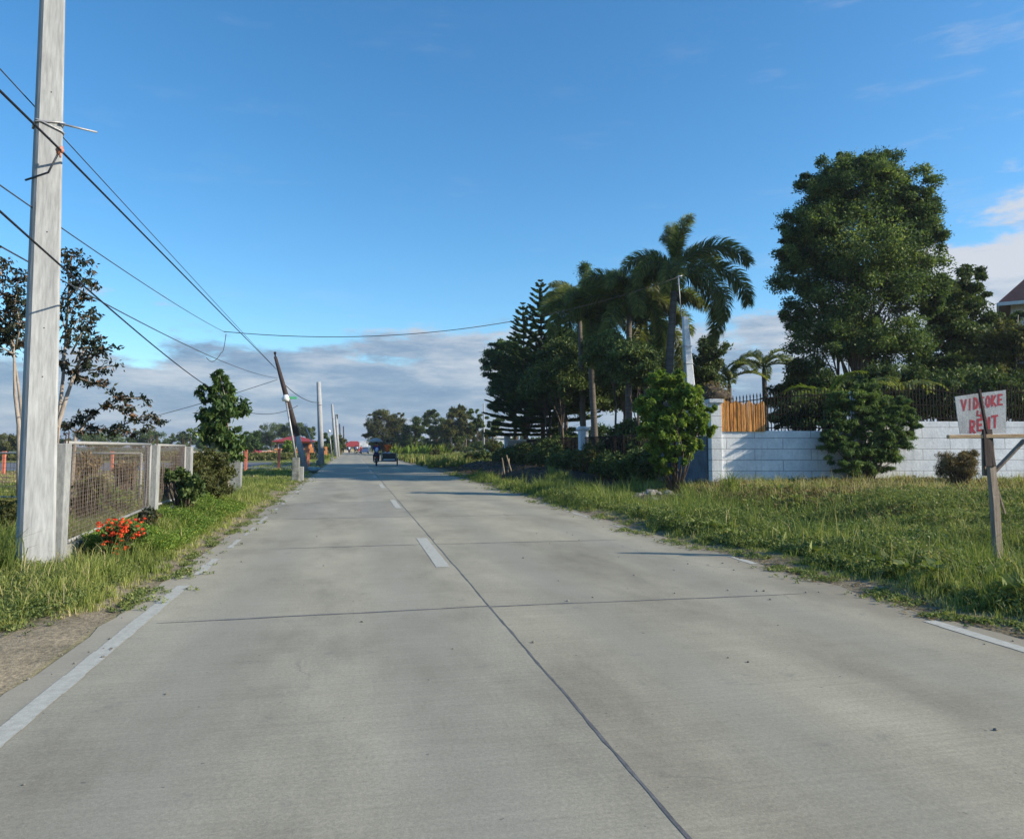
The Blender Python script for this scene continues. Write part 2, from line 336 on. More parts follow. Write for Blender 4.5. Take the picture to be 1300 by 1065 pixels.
# ---- palms
def frond_mesh(Lf, lift, droop, nl, ll, lw, plume=True, rng=RNG, name='frond', fold=.5, mat='leaf_palm'):
    """frond along +X from origin, arching; returns mesh object data (linked to nothing)"""
    s = np.linspace(0, 1, 14); ang = lift - droop * s ** 1.3; dx = np.cos(ang); dz = np.sin(ang); ds = Lf / 13
    X = np.concatenate([[0], np.cumsum((dx[:-1] + dx[1:]) / 2 * ds)]); Z = np.concatenate([[0], np.cumsum((dz[:-1] + dz[1:]) / 2 * ds)])
    u = rng.uniform(.1, 1, nl) if plume else np.linspace(.12, 1, nl); px = np.interp(u, s, X); pz = np.interp(u, s, Z); a = np.interp(u, s, ang)
    T = np.stack([np.cos(a), np.zeros(nl), np.sin(a)], 1); B = np.stack([-np.sin(a), np.zeros(nl), np.cos(a)], 1); Sd = np.tile([0, 1., 0], (nl, 1))
    if plume: th = rng.uniform(0, 2 * math.pi, nl)
    else:
        th = np.where(np.arange(nl) % 2 == 0, fold, math.pi - fold) + rng.normal(0, .12, nl)
    R = Sd * np.cos(th)[:, None] + B * np.sin(th)[:, None]
    D = unit(R * .85 + T * .75 + rng.normal(0, .07, (nl, 3))); ln = ll * (np.sin(np.clip(u, 0, 1) * math.pi * .86 + .25) * .8 + .25) * rng.uniform(.8, 1.15, nl)
    P = np.stack([px, np.zeros(nl), pz], 1); nn = unit(np.cross(D, T)); W = unit(np.cross(D, nn))
    mid = P + D * ln[:, None] * .55; tip = P + D * ln[:, None] * .95 + np.array([0, 0, -1.]) * ln[:, None] * (.22 if plume else .3)
    w = lw * rng.uniform(.8, 1.2, (nl, 1))
    q1 = np.stack([P - W * w * .3, P + W * w * .3, mid + W * w * .5, mid - W * w * .5], 1); q2 = np.stack([mid - W * w * .5, mid + W * w * .5, tip + W * w * .06, tip - W * w * .06], 1)
    t = np.clip(rng.normal(.45, .2, nl), 0, 1); leaf = quads('leaflets', np.concatenate([q1, q2]), M[mat], None, np.concatenate([t, t]))
    r = MB(); pts = [Vector((x, 0, z)) for x, z in zip(X, Z)]; r.tube(pts, [.045 * (1 - i / 14) * Lf / 3 + .006 for i in range(14)], 5); rach = r.build('rachis', M['palm_shaft'], None, True)
    ml, mr = leaf.data, rach.data; bpy.data.objects.remove(leaf); bpy.data.objects.remove(rach); return ml, mr
def place_frond(t, ml, mr, loc, az, tilt=0, sc=1):
    f = bpy.data.objects.new('frond', ml); COL.objects.link(f); f.parent = t; f.location = loc; f.rotation_euler = (0, -tilt, az); f.scale = (sc,) * 3
    r = bpy.data.objects.new('rachis', mr); COL.objects.link(r); r.parent = f
def palm(name, label, group, base, top, r, protos, nf, seed, sc=1, shaft=.9, az0=0, only=None, tilts=None):
    rd = random.Random(seed); base = Vector(base); top = Vector(top); t = thing(name, label, 'palm tree', base, group)
    mb = MB(); k = 8; bow = Vector((rd.uniform(-.12, .12), rd.uniform(-.12, .12), 0))
    pts = [base.lerp(top, i / (k - 1)) + bow * math.sin(math.pi * i / (k - 1)) for i in range(k)]; pts[0].z -= .2
    mb.tube(pts, [r * (1.25 - .35 * (i / (k - 1)) + .12 * math.sin(math.pi * i / (k - 1))) for i in range(k)], 12); mb.build('trunk', M['palm_trunk'], t, True)
    d = (top - base).normalized(); mb = MB(); mb.tube([top, top + d * shaft * .6, top + d * shaft], [r * .95, r * .8, r * .45], 10); mb.build('crownshaft', M['palm_shaft'], t, True)
    for i in range(nf):
        ml, mr = protos[i % len(protos)]; az = az0 + i * 2.39996 + rd.uniform(-.15, .15)
        place_frond(t, ml, mr, top + d * shaft * .92 - base, az, rd.uniform(-.12, .2) if tilts is None else tilts[i % len(tilts)], sc * rd.uniform(.88, 1.08))
    return t
# ---- grass
def blades(P, h, w, rng=RNG, lean=.5, tint=None, az=None):
    n = len(P); az = rng.uniform(0, 2 * math.pi, n) if az is None else az; d = np.stack([np.cos(az), np.sin(az), np.zeros(n)], 1); az2 = rng.uniform(0, 2 * math.pi, n)
    s = np.stack([np.cos(az2), np.sin(az2), np.zeros(n)], 1) * np.asarray(w).reshape(-1, 1) / 2; h = np.asarray(h).reshape(-1, 1); ln = rng.uniform(.1, 1, (n, 1)) * lean
    up = np.array([0, 0, 1.]); m = P + up * h * .6 + d * h * ln * .3; t = P + up * h * (1 - ln * .35) + d * h * ln * .95
    q1 = np.stack([P - s, P + s, m + s * .8, m - s * .8], 1); q2 = np.stack([m - s * .8, m + s * .8, t + s * .08, t - s * .08], 1)
    return np.concatenate([q1, q2]), np.concatenate([tint, tint])
def lowf(x, y, s=1.0): return .5 + .25 * (np.sin(x * .9 * s + 1.3) * np.cos(y * .7 * s + .4) + np.sin(x * 2.3 * s + y * 1.9 * s) * .6 + np.sin(y * 3.1 * s - x * 1.2 * s + 2) * .4)
def zc(x, y): return x * FH.x + y * FH.y
def scatter(n, x0, x1, y0, y1, p=1.3, rng=RNG, keep=None):
    """points with density falling with distance ahead"""
    u = rng.random(n); e = 1 - p
    Y = (y0 ** e + u * (y1 ** e - y0 ** e)) ** (1 / e) if abs(e) > 1e-3 else y0 * (y1 / y0) ** u
    X = rng.uniform(x0, x1, n)
    if keep is not None: k = keep(X, Y); X, Y = X[k], Y[k]
    return X, Y
# ------------------------------------------------------------------ light
EL = math.radians(25.5); bb = math.radians(11)
SUN = (RT * math.cos(bb) - FH * math.sin(bb)) * math.cos(EL) + UPW * math.sin(EL)
sl = bpy.data.lights.new('sun', 'SUN'); sl.energy = 4.8; sl.angle = math.radians(.53); sl.color = (1, .90, .74)
so = bpy.data.objects.new('sun', sl); COL.objects.link(so); so.rotation_euler = SUN.to_track_quat('Z', 'Y').to_euler(); so.location = (20, -10, 30)
w = bpy.data.worlds.new('World'); SC.world = w; w.use_nodes = True; nt = w.node_tree; nt.nodes.clear()
out = nt.nodes.new('ShaderNodeOutputWorld'); sk = N(nt, 'TexSky', sky_type='NISHITA', sun_disc=False, sun_elevation=EL, sun_rotation=math.atan2(SUN.x, SUN.y), altitude=50, air_density=1.0, dust_density=.4, ozone_density=3.0)
hs = N(nt, 'HueSaturation'); hs.inputs['Saturation'].default_value = 1.19; L(nt, mixc(nt, 1.0, sk.outputs[0], (.93, 1.07, 1.10), 'MULTIPLY'), hs.inputs['Color'])
b1 = N(nt, 'Background'); b1.inputs['Strength'].default_value = .13; L(nt, hs.outputs[0], b1.inputs['Color'])
tc = N(nt, 'TexCoord'); sp = N(nt, 'SeparateXYZ'); L(nt, tc.outputs['Generated'], sp.inputs[0]); el = sp.outputs['Z']
dt = N(nt, 'VectorMath', operation='DOT_PRODUCT'); L(nt, tc.outputs['Generated'], dt.inputs[0]); dt.inputs[1].default_value = RT
Hh = mathn(nt, 'ADD', .165, mrange(nt, dt.outputs['Value'], .18, .55, 0, .10))
mp = N(nt, 'Mapping'); mp.inputs['Scale'].default_value = (1, 1, 3.0); mp.inputs['Location'].default_value = (3.1, .7, .35); L(nt, tc.outputs['Generated'], mp.inputs[0])
n1 = noise(nt, mp.outputs[0], 4.6, 9, .62)
mp2 = N(nt, 'Mapping'); mp2.inputs['Scale'].default_value = (1, 1, 5.0); mp2.inputs['Location'].default_value = (1.2, 4.7, .1); L(nt, tc.outputs['Generated'], mp2.inputs[0]); n2 = noise(nt, mp2.outputs[0], 5.5, 10, .66)
cv = mathn(nt, 'ADD', n1, mathn(nt, 'MULTIPLY', mathn(nt, 'SUBTRACT', Hh, el), 2.1)); cf = mrange(nt, cv, .50, .62)
wisp = mathn(nt, 'MULTIPLY', mrange(nt, n2, .54, .76), mrange(nt, dt.outputs['Value'], .1, .5, .09, .30)); cf = mathn(nt, 'MAXIMUM', cf, wisp)
cf = mathn(nt, 'MULTIPLY', cf, .93)
lit = mathn(nt, 'ADD', n2, mathn(nt, 'MULTIPLY', el, 1.1))
cc = ramp(nt, lit, [(.42, (.13, .205, .32)), (.53, (.19, .265, .37)), (.63, (.31, .365, .44)), (.75, (.46, .48, .52))])
b2 = N(nt, 'Background'); L(nt, cc, b2.inputs['Color']); mx = N(nt, 'MixShader'); L(nt, cf, mx.inputs[0]); L(nt, b1.outputs[0], mx.inputs[1]); L(nt, b2.outputs[0], mx.inputs[2]); L(nt, mx.outputs[0], out.inputs[0])
SC.view_settings.view_transform = 'Standard'; SC.view_settings.look = 'None'; SC.view_settings.gamma = 1; SC.view_settings.exposure = 0.55
SC.cycles.use_denoising = True; SC.cycles.max_bounces = 6; SC.cycles.diffuse_bounces = 3; SC.cycles.transmission_bounces = 4; SC.cycles.transparent_max_bounces = 6; SC.cycles.caustics_reflective = False; SC.cycles.caustics_refractive = False
# ------------------------------------------------------------------ ground
xs = [-3000, -1200, -500, -260, -160, -110, -80, -60, -48, -40, -34, -29, -25, -22, -20] + list(np.arange(-18, -4, .7)) + list(np.arange(-4, -2.3, .25)) + [-2.3, -2.18, -2.1, -1.95, -1.9, 1.5, 5.0, 5.08, 5.2, 5.32] + list(np.arange(5.5, 12, .3)) + list(np.arange(12, 26, .8)) + [27, 30, 34, 40, 48, 60, 80, 110, 160, 260, 500, 1200, 3000]
ys = [-400, -100, -40, -20, -10, -4] + list(np.arange(-2, 30, .4)) + list(np.arange(30, 70, .8)) + list(np.arange(70, 120, 3)) + [125, 135, 150, 170, 200, 240, 300, 400, 600, 1000, 1800, 3500, 6000]
GXm, GYm = np.meshgrid(np.array(xs, float), np.array(ys, float)); H = gh(GXm, GYm); nx, ny = len(xs), len(ys)
verts = np.stack([GXm, GYm, H], -1).reshape(-1, 3)
i, j = np.meshgrid(np.arange(nx - 1), np.arange(ny - 1)); a = (j * nx + i).ravel(); faces = np.stack([a, a + 1, a + nx + 1, a + nx], 1)
me = bpy.data.meshes.new('ground'); me.from_pydata(verts.tolist(), [], faces.tolist()); me.polygons.foreach_set('use_smooth', [True] * len(me.polygons))
gcol = np.zeros((nx * ny, 4), np.float32); X = GXm.ravel(); Y = GYm.ravel(); Z = zc(X, Y); lf = lowf(X, Y, .6)
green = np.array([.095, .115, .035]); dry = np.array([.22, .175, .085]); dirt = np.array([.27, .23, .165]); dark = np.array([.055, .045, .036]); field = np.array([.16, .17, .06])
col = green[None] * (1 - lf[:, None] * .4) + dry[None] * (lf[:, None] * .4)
def blend(mask, c):
    global col
    mask = np.clip(mask, 0, 1)[:, None]; col = col * (1 - mask) + c[None] * mask
blend((Z > 62) * 1.0, field)
blend((Z > 240) * 1.0, np.array([.07, .09, .04]))
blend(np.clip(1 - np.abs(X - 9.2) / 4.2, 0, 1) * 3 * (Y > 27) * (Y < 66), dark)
blend((X > 5.0) * (X < 5.75) * 1.0, dirt * .8); blend((X < -2) * (X > -2.55) * 1.0, dirt * .9)
blend((X < -2) * (X > -3.5) * (Y < 7.0) * 1.0, dirt)
blend((X < -6) * (Z > 32) * (Z < 47) * .9, np.array([.25, .175, .10]))
blend((X > 9.0) * (Y < 23) * (Y > 14) * .7 * np.clip((X - 9) / 2, 0, 1), dry)
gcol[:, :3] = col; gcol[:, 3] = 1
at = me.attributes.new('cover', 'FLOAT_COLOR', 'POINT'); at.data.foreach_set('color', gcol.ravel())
m, nt, out = nmat('earth_and_turf'); v = coords(nt); A = N(nt, 'Attribute', attribute_name='cover'); na = noise(nt, v, 1.3, 6, .7); nb = noise(nt, v, 22, 4, .7)
c = mixc(nt, 1.0, A.outputs['Color'], ramp(nt, na, [(.3, (.6, .62, .6)), (.7, (1.35, 1.3, 1.25))]), 'MULTIPLY'); c = mixc(nt, 1.0, c, ramp(nt, nb, [(.3, (.6,) * 3), (.7, (1.35,) * 3)]), 'MULTIPLY')
p = N(nt, 'BsdfPrincipled'); p.inputs['Roughness'].default_value = .95; p.inputs['Specular IOR Level'].default_value = .1; L(nt, c, p.inputs['Base Color']); L(nt, bump(nt, nb, .7, .03), p.inputs['Normal']); L(nt, p.outputs[0], out.inputs[0])
me.materials.append(m); g = bpy.data.objects.new('ground', me); COL.objects.link(g); tag(g, kind='structure')
# ------------------------------------------------------------------ road slab
J0 = 7.18; SP = 4.68
m, nt, out = nmat('brushed_concrete_road'); v = coords(nt); sx = N(nt, 'SeparateXYZ'); L(nt, v, sx.inputs[0])
row = mathn(nt, 'FLOOR', mathn(nt, 'DIVIDE', mathn(nt, 'SUBTRACT', sx.outputs['Y'], J0), SP)); lane = mathn(nt, 'GREATER_THAN', sx.outputs['X'], 1.29)
cb = N(nt, 'CombineXYZ'); L(nt, row, cb.inputs[0]); L(nt, lane, cb.inputs[1]); wn = N(nt, 'TexWhiteNoise', noise_dimensions='2D'); L(nt, cb.outputs[0], wn.inputs['Vector'])
n1 = noise(nt, coords(nt, (1, .45, 1)), .8, 7, .65); c = ramp(nt, n1, [(.3, (.215, .197, .155)), (.5, (.312, .290, .224)), (.7, (.39, .362, .28))])
c = mixc(nt, 1.0, c, ramp(nt, wn.outputs['Value'], [(0, (.87, .88, .90)), (1, (1.06, 1.05, 1.02))]), 'MULTIPLY')
c = mixc(nt, mathn(nt, 'MULTIPLY', lane, .55), c, mixc(nt, 1.0, c, (1.06, 1.035, .97), 'MULTIPLY'))
ns = noise(nt, coords(nt, (.9, 26, 1)), 1.0, 5, .7); c = mixc(nt, 1.0, c, ramp(nt, ns, [(.3, (.91,) * 3), (.7, (1.08,) * 3)]), 'MULTIPLY')
nf = noise(nt, v, 46, 6, .75); c = mixc(nt, 1.0, c, ramp(nt, nf, [(.3, (.78,) * 3), (.7, (1.2,) * 3)]), 'MULTIPLY'); ng = noise(nt, v, 150, 3, .7); c = mixc(nt, 1.0, c, ramp(nt, ng, [(.3, (.84,) * 3), (.7, (1.16,) * 3)]), 'MULTIPLY')
nst = noise(nt, v, 2.7, 8, .75); st = mrange(nt, nst, .58, .70); c = mixc(nt, mathn(nt, 'MULTIPLY', st, .5), c, (.15, .145, .135))      # oil and damp stains
npale = noise(nt, coords(nt, (1, 1, 1)), 5.3, 9, .8); c = mixc(nt, mathn(nt, 'MULTIPLY', mrange(nt, npale, .66, .74), .35), c, (.46, .45, .42))
sps = noise(nt, v, 17, 2, .5); c = mixc(nt, mathn(nt, 'MULTIPLY', mrange(nt, sps, .735, .76), .7), c, (.09, .085, .08))
vo = N(nt, 'TexVoronoi', feature='DISTANCE_TO_EDGE'); vo.inputs['Scale'].default_value = .42; wv = N(nt, 'VectorMath', operation='ADD'); nv = N(nt, 'TexNoise'); nv.inputs['Scale'].default_value = 1.1; nv.inputs['Detail'].default_value = 6; L(nt, v, nv.inputs['Vector']); L(nt, v, wv.inputs[0]); L(nt, nv.outputs['Color'], wv.inputs[1]); L(nt, wv.outputs[0], vo.inputs['Vector'])
crk = mathn(nt, 'MULTIPLY', mrange(nt, vo.outputs['Distance'], .006, .001), mrange(nt, noise(nt, v, .33, 2, .5), .56, .62)); c = mixc(nt, mathn(nt, 'MULTIPLY', crk, .5), c, (.12, .115, .105))
# tyre-worn tracks along both lanes
for cx in (-.95, .55, 2.2, 3.9):
    dd = mathn(nt, 'ABSOLUTE', mathn(nt, 'SUBTRACT', sx.outputs['X'], cx)); c = mixc(nt, mathn(nt, 'MULTIPLY', mathn(nt, 'MULTIPLY', mrange(nt, dd, .55, .05), mrange(nt, n1, .3, .6)), .34), c, (.20, .197, .18))
dj = mathn(nt, 'SUBTRACT', mathn(nt, 'FRACT', mathn(nt, 'DIVIDE', mathn(nt, 'SUBTRACT', sx.outputs['Y'], J0), SP)), .5)
# dusty slab margins
de = mathn(nt, 'ADD', sx.outputs['X'], mathn(nt, 'MULTIPLY', noise(nt, v, 1.6, 5, .7), .9)); c = mixc(nt, mathn(nt, 'MULTIPLY', mrange(nt, de, 4.9, 5.6), .6), c, (.24, .205, .15))
de2 = mathn(nt, 'ADD', sx.outputs['X'], mathn(nt, 'MULTIPLY', noise(nt, v, 1.9, 5, .7), -.5)); c = mixc(nt, mathn(nt, 'MULTIPLY', mrange(nt, de2, -1.95, -2.3), .5), c, (.33, .29, .23))
p = N(nt, 'BsdfPrincipled'); p.inputs['Roughness'].default_value = .82; p.inputs['Specular IOR Level'].default_value = .25; L(nt, c, p.inputs['Base Color']); L(nt, bump(nt, mathn(nt, 'ADD', nf, mathn(nt, 'MULTIPLY', ns, .8)), .35, .006), p.inputs['Normal']); L(nt, p.outputs[0], out.inputs[0]); M['road'] = m
mb = MB(); rr = random.Random(3); yy = -15.0; Lf = []; Rt = []
while yy < 300:
    Lf.append((-2.02 + rr.uniform(-.035, .03), yy)); Rt.append((5.14 + rr.uniform(-.05, .05), yy)); yy += .35 if yy < 30 else 3
n = len(Lf); vs = [(x, y, 0) for x, y in Lf] + [(x, y, 0) for x, y in Rt] + [(x, y, -.12) for x, y in Lf] + [(x, y, -.12) for x, y in Rt]
mb.add(vs, [(k, n + k, n + k + 1, k + 1) for k in range(n - 1)] + [(2 * n + k, k, k + 1, 2 * n + k + 1) for k in range(n - 1)] + [(n + k, 3 * n + k, 3 * n + k + 1, n + k + 1) for k in range(n - 1)])
road = mb.build('road', M['road']); tag(road, kind='structure')
def wig(mb, a, b, w, amp, z=.0018, step=.12, miss=0, seed=0, taper=False):
    a = Vector(a); b = Vector(b); Ln = (b - a).length; k = max(2, int(Ln / step)); d = (b - a).normalized(); s = Vector((-d.y, d.x, 0)); rd = random.Random(seed); off = 0; prev = None
    for i in range(k + 1):
        t = i / k; off = off * .8 + rd.uniform(-amp, amp); ww = w * rd.uniform(.55, 1.35) * (1 if not taper else min(1, 4 * (1 - t) + .15)); c = a.lerp(b, t) + s * off
        cur = (c - s * ww / 2, c + s * ww / 2)
        if prev and rd.random() >= miss: mb.add([(prev[0].x, prev[0].y, z), (cur[0].x, cur[0].y, z), (cur[1].x, cur[1].y, z), (prev[1].x, prev[1].y, z)], [(0, 1, 2, 3)])
        prev = cur
mb = MB(); wig(mb, (1.29, -10, 0), (1.29, 30, 0), .017, .0035, seed=5); wig(mb, (1.29, 30, 0), (1.29, 200, 0), .03, .004, step=.7, seed=6)
jl = G(180, 808)
for k in range(-3, 26):
    y = J0 + SP * k; s = .12 if k < 4 else .3
    wig(mb, (1.28, y, 0), (jl.x + (.35 if k % 2 else .0), y - .10, 0), .034 if k < 3 else .034, .006, z=.0022, step=s, seed=40 + k, taper=True)
    wig(mb, (1.30, y - .03, 0), (4.6 - (k % 3) * .35, y - .08, 0), .030 if k < 3 else .030, .006, z=.0022, step=s, seed=80 + k, taper=True)
o = mb.build('road_joint', M['tar']); tag(o, kind='structure')
mb = MB(); rr = random.Random(9)
def stripe(mb, x, y0, y1, w, seed, miss=0, step=.15): wig(mb, (x, y0, 0), (x, y1, 0), w, .001, z=.006, step=step, miss=miss, seed=seed)
def clean(mb, x, y0, y1, w, rag=.006, step=.2):
    y = y0
    while y < y1 - 1e-6:
        y2 = min(y + step, y1); a = rr.uniform(-rag, rag); b = rr.uniform(-rag, rag); mb.add([(x - w / 2 + a, y, .0036), (x + w / 2 + b, y, .0036), (x + w / 2 + b * .6, y2, .0036), (x - w / 2 + a * .6, y2, .0036)], [(0, 1, 2, 3)]); y = y2
clean(mb, -1.76, 2, 8.9, .13); clean(mb, -1.76, 9.6, 10.9, .11, .02)
y = 12
while y < 60:
    l_ = rr.uniform(.3, 1.6); clean(mb, -1.76, y, y + l_, rr.uniform(.05, .12), .02); y += l_ + rr.uniform(.3, 3)
d0 = G(560, 720).y; d1 = G(542, 683).y
for k in range(10):
    if k == 0: clean(mb, 1.14, d0, d1, .17, .004)
    else: clean(mb, 1.14, d0 + 9.25 * k, d0 + 9.25 * k + 3, .15, .012)
clean(mb, 4.9, 2, G(1185, 788).y, .13)
a = G(958, 716); b = G(925, 706); wig(mb, (a.x, a.y, 0), (b.x, b.y, 0), .09, .01, z=.0036, seed=8); wig(mb, (4.93, 13, 0), (4.95, 20, 0), .07, .008, z=.0036, miss=.3, seed=9)
o = mb.build('road_marking', M['paint_line']); tag(o, kind='structure')
# grey side road that crosses behind the field fence
pts = [G(-700, 598, -.03), G(398, 598, -.03), G(404, 587.5, -.03), G(-700, 587.5, -.03)]; mb = MB(); mb.add([(p.x, p.y, gz(p.x, p.y) + .02) for p in pts], [(0, 1, 2, 3)])
mb2 = MB(); A_, B_, C_, D_ = pts
for k in range(20):
    a = A_.lerp(B_, k / 20); b = A_.lerp(B_, (k + 1) / 20); c = D_.lerp(C_, (k + 1) / 20); d = D_.lerp(C_, k / 20); mb2.add([(q.x, q.y, gz(q.x, q.y) + .03) for q in (a, b, c, d)], [(0, 1, 2, 3)])
M['asphalt'] = simple('grey_asphalt', (.15, .16, .17), (.11, .115, .125), .5, .9, .2); tag(mb2.build('side_road', M['asphalt']), kind='structure')
# ------------------------------------------------------------------ left: big pole
def pole_base(px, z): p = GX(px, z); p.z = gz(p.x, p.y); return p
pb = pole_base(52, 9.3)
PT0 = PT(66.5, 0, 9.3); ptop = pb + (PT0 - pb) * 1.35
t = thing('utility_pole', 'tall tapered pale concrete utility pole in the left foreground beside the mesh fence', 'utility pole', pb, 'concrete utility poles on the left verge')
def taper_pole(name, b, tp, w0, w1, mat, parent, rotz, ch=.16, sink=.3):
    mb = MB(); b = Vector(b); tp = Vector(tp); ax = (tp - b).normalized(); b = b - ax * sink; x = Vector((math.cos(rotz), math.sin(rotz), 0)); x = (x - ax * x.dot(ax)).normalized(); y = ax.cross(x); vs = []
    K = 6
    for i in range(K + 1):
        c = b.lerp(tp, i / K); hw = (w0 + (w1 - w0) * i / K) / 2; k = hw * ch * 2
        for sx_, sy_ in ((-1, -1), (1, -1), (1, 1), (-1, 1)):
            if sx_ * sy_ > 0: ps = [(sx_ * hw, sy_ * (hw - k)), (sx_ * (hw - k), sy_ * hw)]
            else: ps = [(sx_ * (hw - k), sy_ * hw), (sx_ * hw, sy_ * (hw - k))]
            for u, w_ in ps: vs.append(c + x * u + y * w_)
    # order around
    fs = [(i * 8 + k, i * 8 + (k + 1) % 8, (i + 1) * 8 + (k + 1) % 8, (i + 1) * 8 + k) for i in range(K) for k in range(8)] + [tuple(range(K * 8, K * 8 + 8))]
    # sort ring vertices by angle for safety
    vv = []
    for i in range(K + 1):
        c = b.lerp(tp, i / K); ring = sorted(vs[i * 8:i * 8 + 8], key=lambda p: math.atan2((p - c).dot(y), (p - c).dot(x))); vv += ring
    mb.add(vv, fs); return mb.build(name, mat, parent)
taper_pole('shaft', pb, ptop, .385, .215, M['pole_conc'], t, -YAW + .553 + .13, .09)
axp = (ptop - pb).normalized()
def onpole(h): return pb + axp * (h / axp.z)
hb = PT(60, 160, 9.3).z - pb.z
mb = MB(); dvc = Vector((pb.x, pb.y, 0)).normalized(); sd = Vector((dvc.y, -dvc.x, 0))
for h_ in (2.3, 2.9, 4.1, 5.3, 5.9):
    c_ = onpole(h_) + sd * .02; hw_ = (.385 + (.215 - .385) * h_ / (ptop.z - pb.z)) / 2; mb = MB(); mb.tube([c_ - dvc * (hw_ - .02), c_ - dvc * (hw_ + .002)], .007, 8); mb.build('bolt_hole', M['black_metal'], t)
mb = MB(); c = onpole(hb); rad = .19
for off, tl in ((0, .03), (-.05, -.05)):
    rz_ = -YAW + .553 + .13; xa = Vector((math.cos(rz_), math.sin(rz_), 0)); ya = UPW.cross(xa); hw_ = (.385 + (.215 - .385) * hb / (ptop.z - pb.z)) / 2 + .012
    ring = [c + xa * hw_ * u_ + ya * hw_ * w_ + UPW * (off + tl * u_) for u_, w_ in ((-1, -.85), (-.85, -1), (.85, -1), (1, -.85), (1, .85), (.85, 1), (-.85, 1), (-1, .85), (-1, -.85))]
    mb.tube(ring, .011, 6, False)
mb.build('wire_tie', M['grey_steel'], t, True)
mb = MB(); mb.tube([c + xa * .1 - ya * (hw_ + .01), c + xa * .52 - ya * (hw_ + .01) + UPW * .0], .013, 6); mb.build('steel_rod', M['grey_steel'], t, True)
ci = PT(76, 191, 9.0)
mb = MB(); mb.ball(ci, (.05, .05, .035)); mb.ring(ci, (1, .3, -.6), .045, .017); mb.tube([ci, ci + Vector((.01, 0, -.09))], .012); mb.build('insulator_wrap', M['orange_tie'], t, True)
mb = MB(); q = onpole(hb - .75); mb.tube([ci, (ci + q) / 2 + Vector((0, -.14, -.12)), q - RT * .19 - FH * .12], .013, 6); mb.build('tie_cable', M['cable_grey'], t, True)
# ------------------------------------------------------------------ left: mesh fence
FX = -3.56
def fy(px):                              # Y on the fence line for a photo column
    r = ray(px, 567); k = FX / r.x; return r.y * k
cols = [fy(77), fy(194), fy(237), fy(272), fy(300)]
fb = Vector((FX, cols[0], 0)); ft = thing('mesh_fence', 'pale concrete post fence with pipe framed wire mesh panels beside the big utility pole', 'fence', fb)
topz = [EYE + .04, EYE + .03, EYE + .0, EYE + .0, EYE - .03]
for i, y in enumerate(cols):
    wv = [.2, .22, .24, .25, .36][i]; y_ = y
    if i == 3: continue
    zt = topz[i] - (0 if i != 4 else .0); mb = MB(); x_ = FX + .0; zb = gz(x_, y_) - .2
    mb.box((x_, y_, (zt + zb) / 2), (wv, wv, zt - zb)); mb.build('fence_post', M['dark_conc'] if i > 9 else M['concrete'], ft, bevel=.012)
    if i in (0, 1, 2):
        for dx, dy in ((-.07, -.06), (.07, -.06), (.06, .07), (-.06, .07)):
            h = random.uniform(.12, .3); mb = MB(); mb.tube([(x_ + dx, y_ + dy, zt - .05), (x_ + dx * 1.1, y_ + dy, zt + h * .8)], .008, 5); mb.build('rebar', M['rebar'], ft)
y3 = cols[3]; mb = MB(); mb.box((FX, y3, .45), (.26, .26, 1.3)); mb.build('fence_post', M['dark_conc'], ft, bevel=.012)
def panel(y0, y1, z0a, z0b, z1a, z1b, x=FX, parent=ft, sag=0):
    f = MB(); r = .024; a, b, c, d = Vector((x, y0, z0a)), Vector((x, y1, z0b)), Vector((x, y1, z1b)), Vector((x, y0, z1a))
    for p, q in ((a, b), (b, c), (c, d), (d, a)): f.tube([p, q], r, 8)
    f.build('panel_frame', M['white_metal'], parent, True)
    m_ = MB(); nv = int(abs(y1 - y0) / .055); nh = int((z1a - z0a) / .055)
    for i in range(1, nv):
        t_ = i / nv; p = a.lerp(b, t_); q = d.lerp(c, t_); m_.tube([p, (p + q) / 2 + Vector((random.uniform(-.01, .01), random.uniform(-.006, .006), 0)), q], .0028, 4, False)
    for i in range(1, nh):
        t_ = i / nh; p = a.lerp(d, t_); q = b.lerp(c, t_); m_.tube([p, (p + q) / 2 + Vector((.012 * math.sin(i), 0, .004 * math.sin(i * 3.1))), q], .0028, 4, False)
    m_.build('wire_mesh', M['mesh_wire'], parent)
zb0 = PT(90, 693, zc(FX, cols[0])).z
panel(cols[0] + .16, cols[1] - .16, zb0, .42, EYE + .05, EYE + .04); panel(cols[1] + .16, cols[2] - .16, .42, .42, EYE + .03, EYE + .02)
panel(cols[2] + .16, cols[3] - .16, .42, .42, EYE - .12, EYE - .15)
mb = MB(); y0 = cols[0] + .12
for (ya, yb, h) in ((y0, cols[1] - .1, .27), (cols[1] + .1, cols[2] - .1, .28), (cols[2] + .1, cols[3] - .12, .28)):
    mb.box((FX, (ya + yb) / 2, h / 2 - .1), (.16, yb - ya, h + .2))
mb.build('plinth', M['dark_conc'], ft, bevel=.01)
# the pipe frame fence further back, seen through the mesh
bf = thing('pipe_fence', 'low white pipe and wire fence behind the mesh fence', 'fence', G(90, 640))
def fr(pxs, zs, ztop, zlow):
    f = MB(); P = [GX(px, z) for px, z in zip(pxs, zs)]
    for i, p in enumerate(P): f.tube([Vector((p.x, p.y, -.2)), Vector((p.x, p.y, ztop))], .035, 7)
    for z in (ztop, zlow): f.tube([Vector((p.x, p.y, z)) for p in P], .028, 7)
    f.build('pipe_frame', M['white_metal'], bf, True); m_ = MB()
    for a, b in zip(P[:-1], P[1:]):
        nn = int((b - a).length / .11)
        for i in range(1, nn): q = a.lerp(b, i / nn); m_.tube([(q.x, q.y, zlow), (q.x, q.y, ztop)], .004, 3, False)
        for i in range(1, 9): z = zlow + (ztop - zlow) * i / 9; m_.tube([(a.x, a.y, z), (b.x, b.y, z)], .004, 3, False)
    m_.build('wire_mesh', M['mesh_wire'], bf)
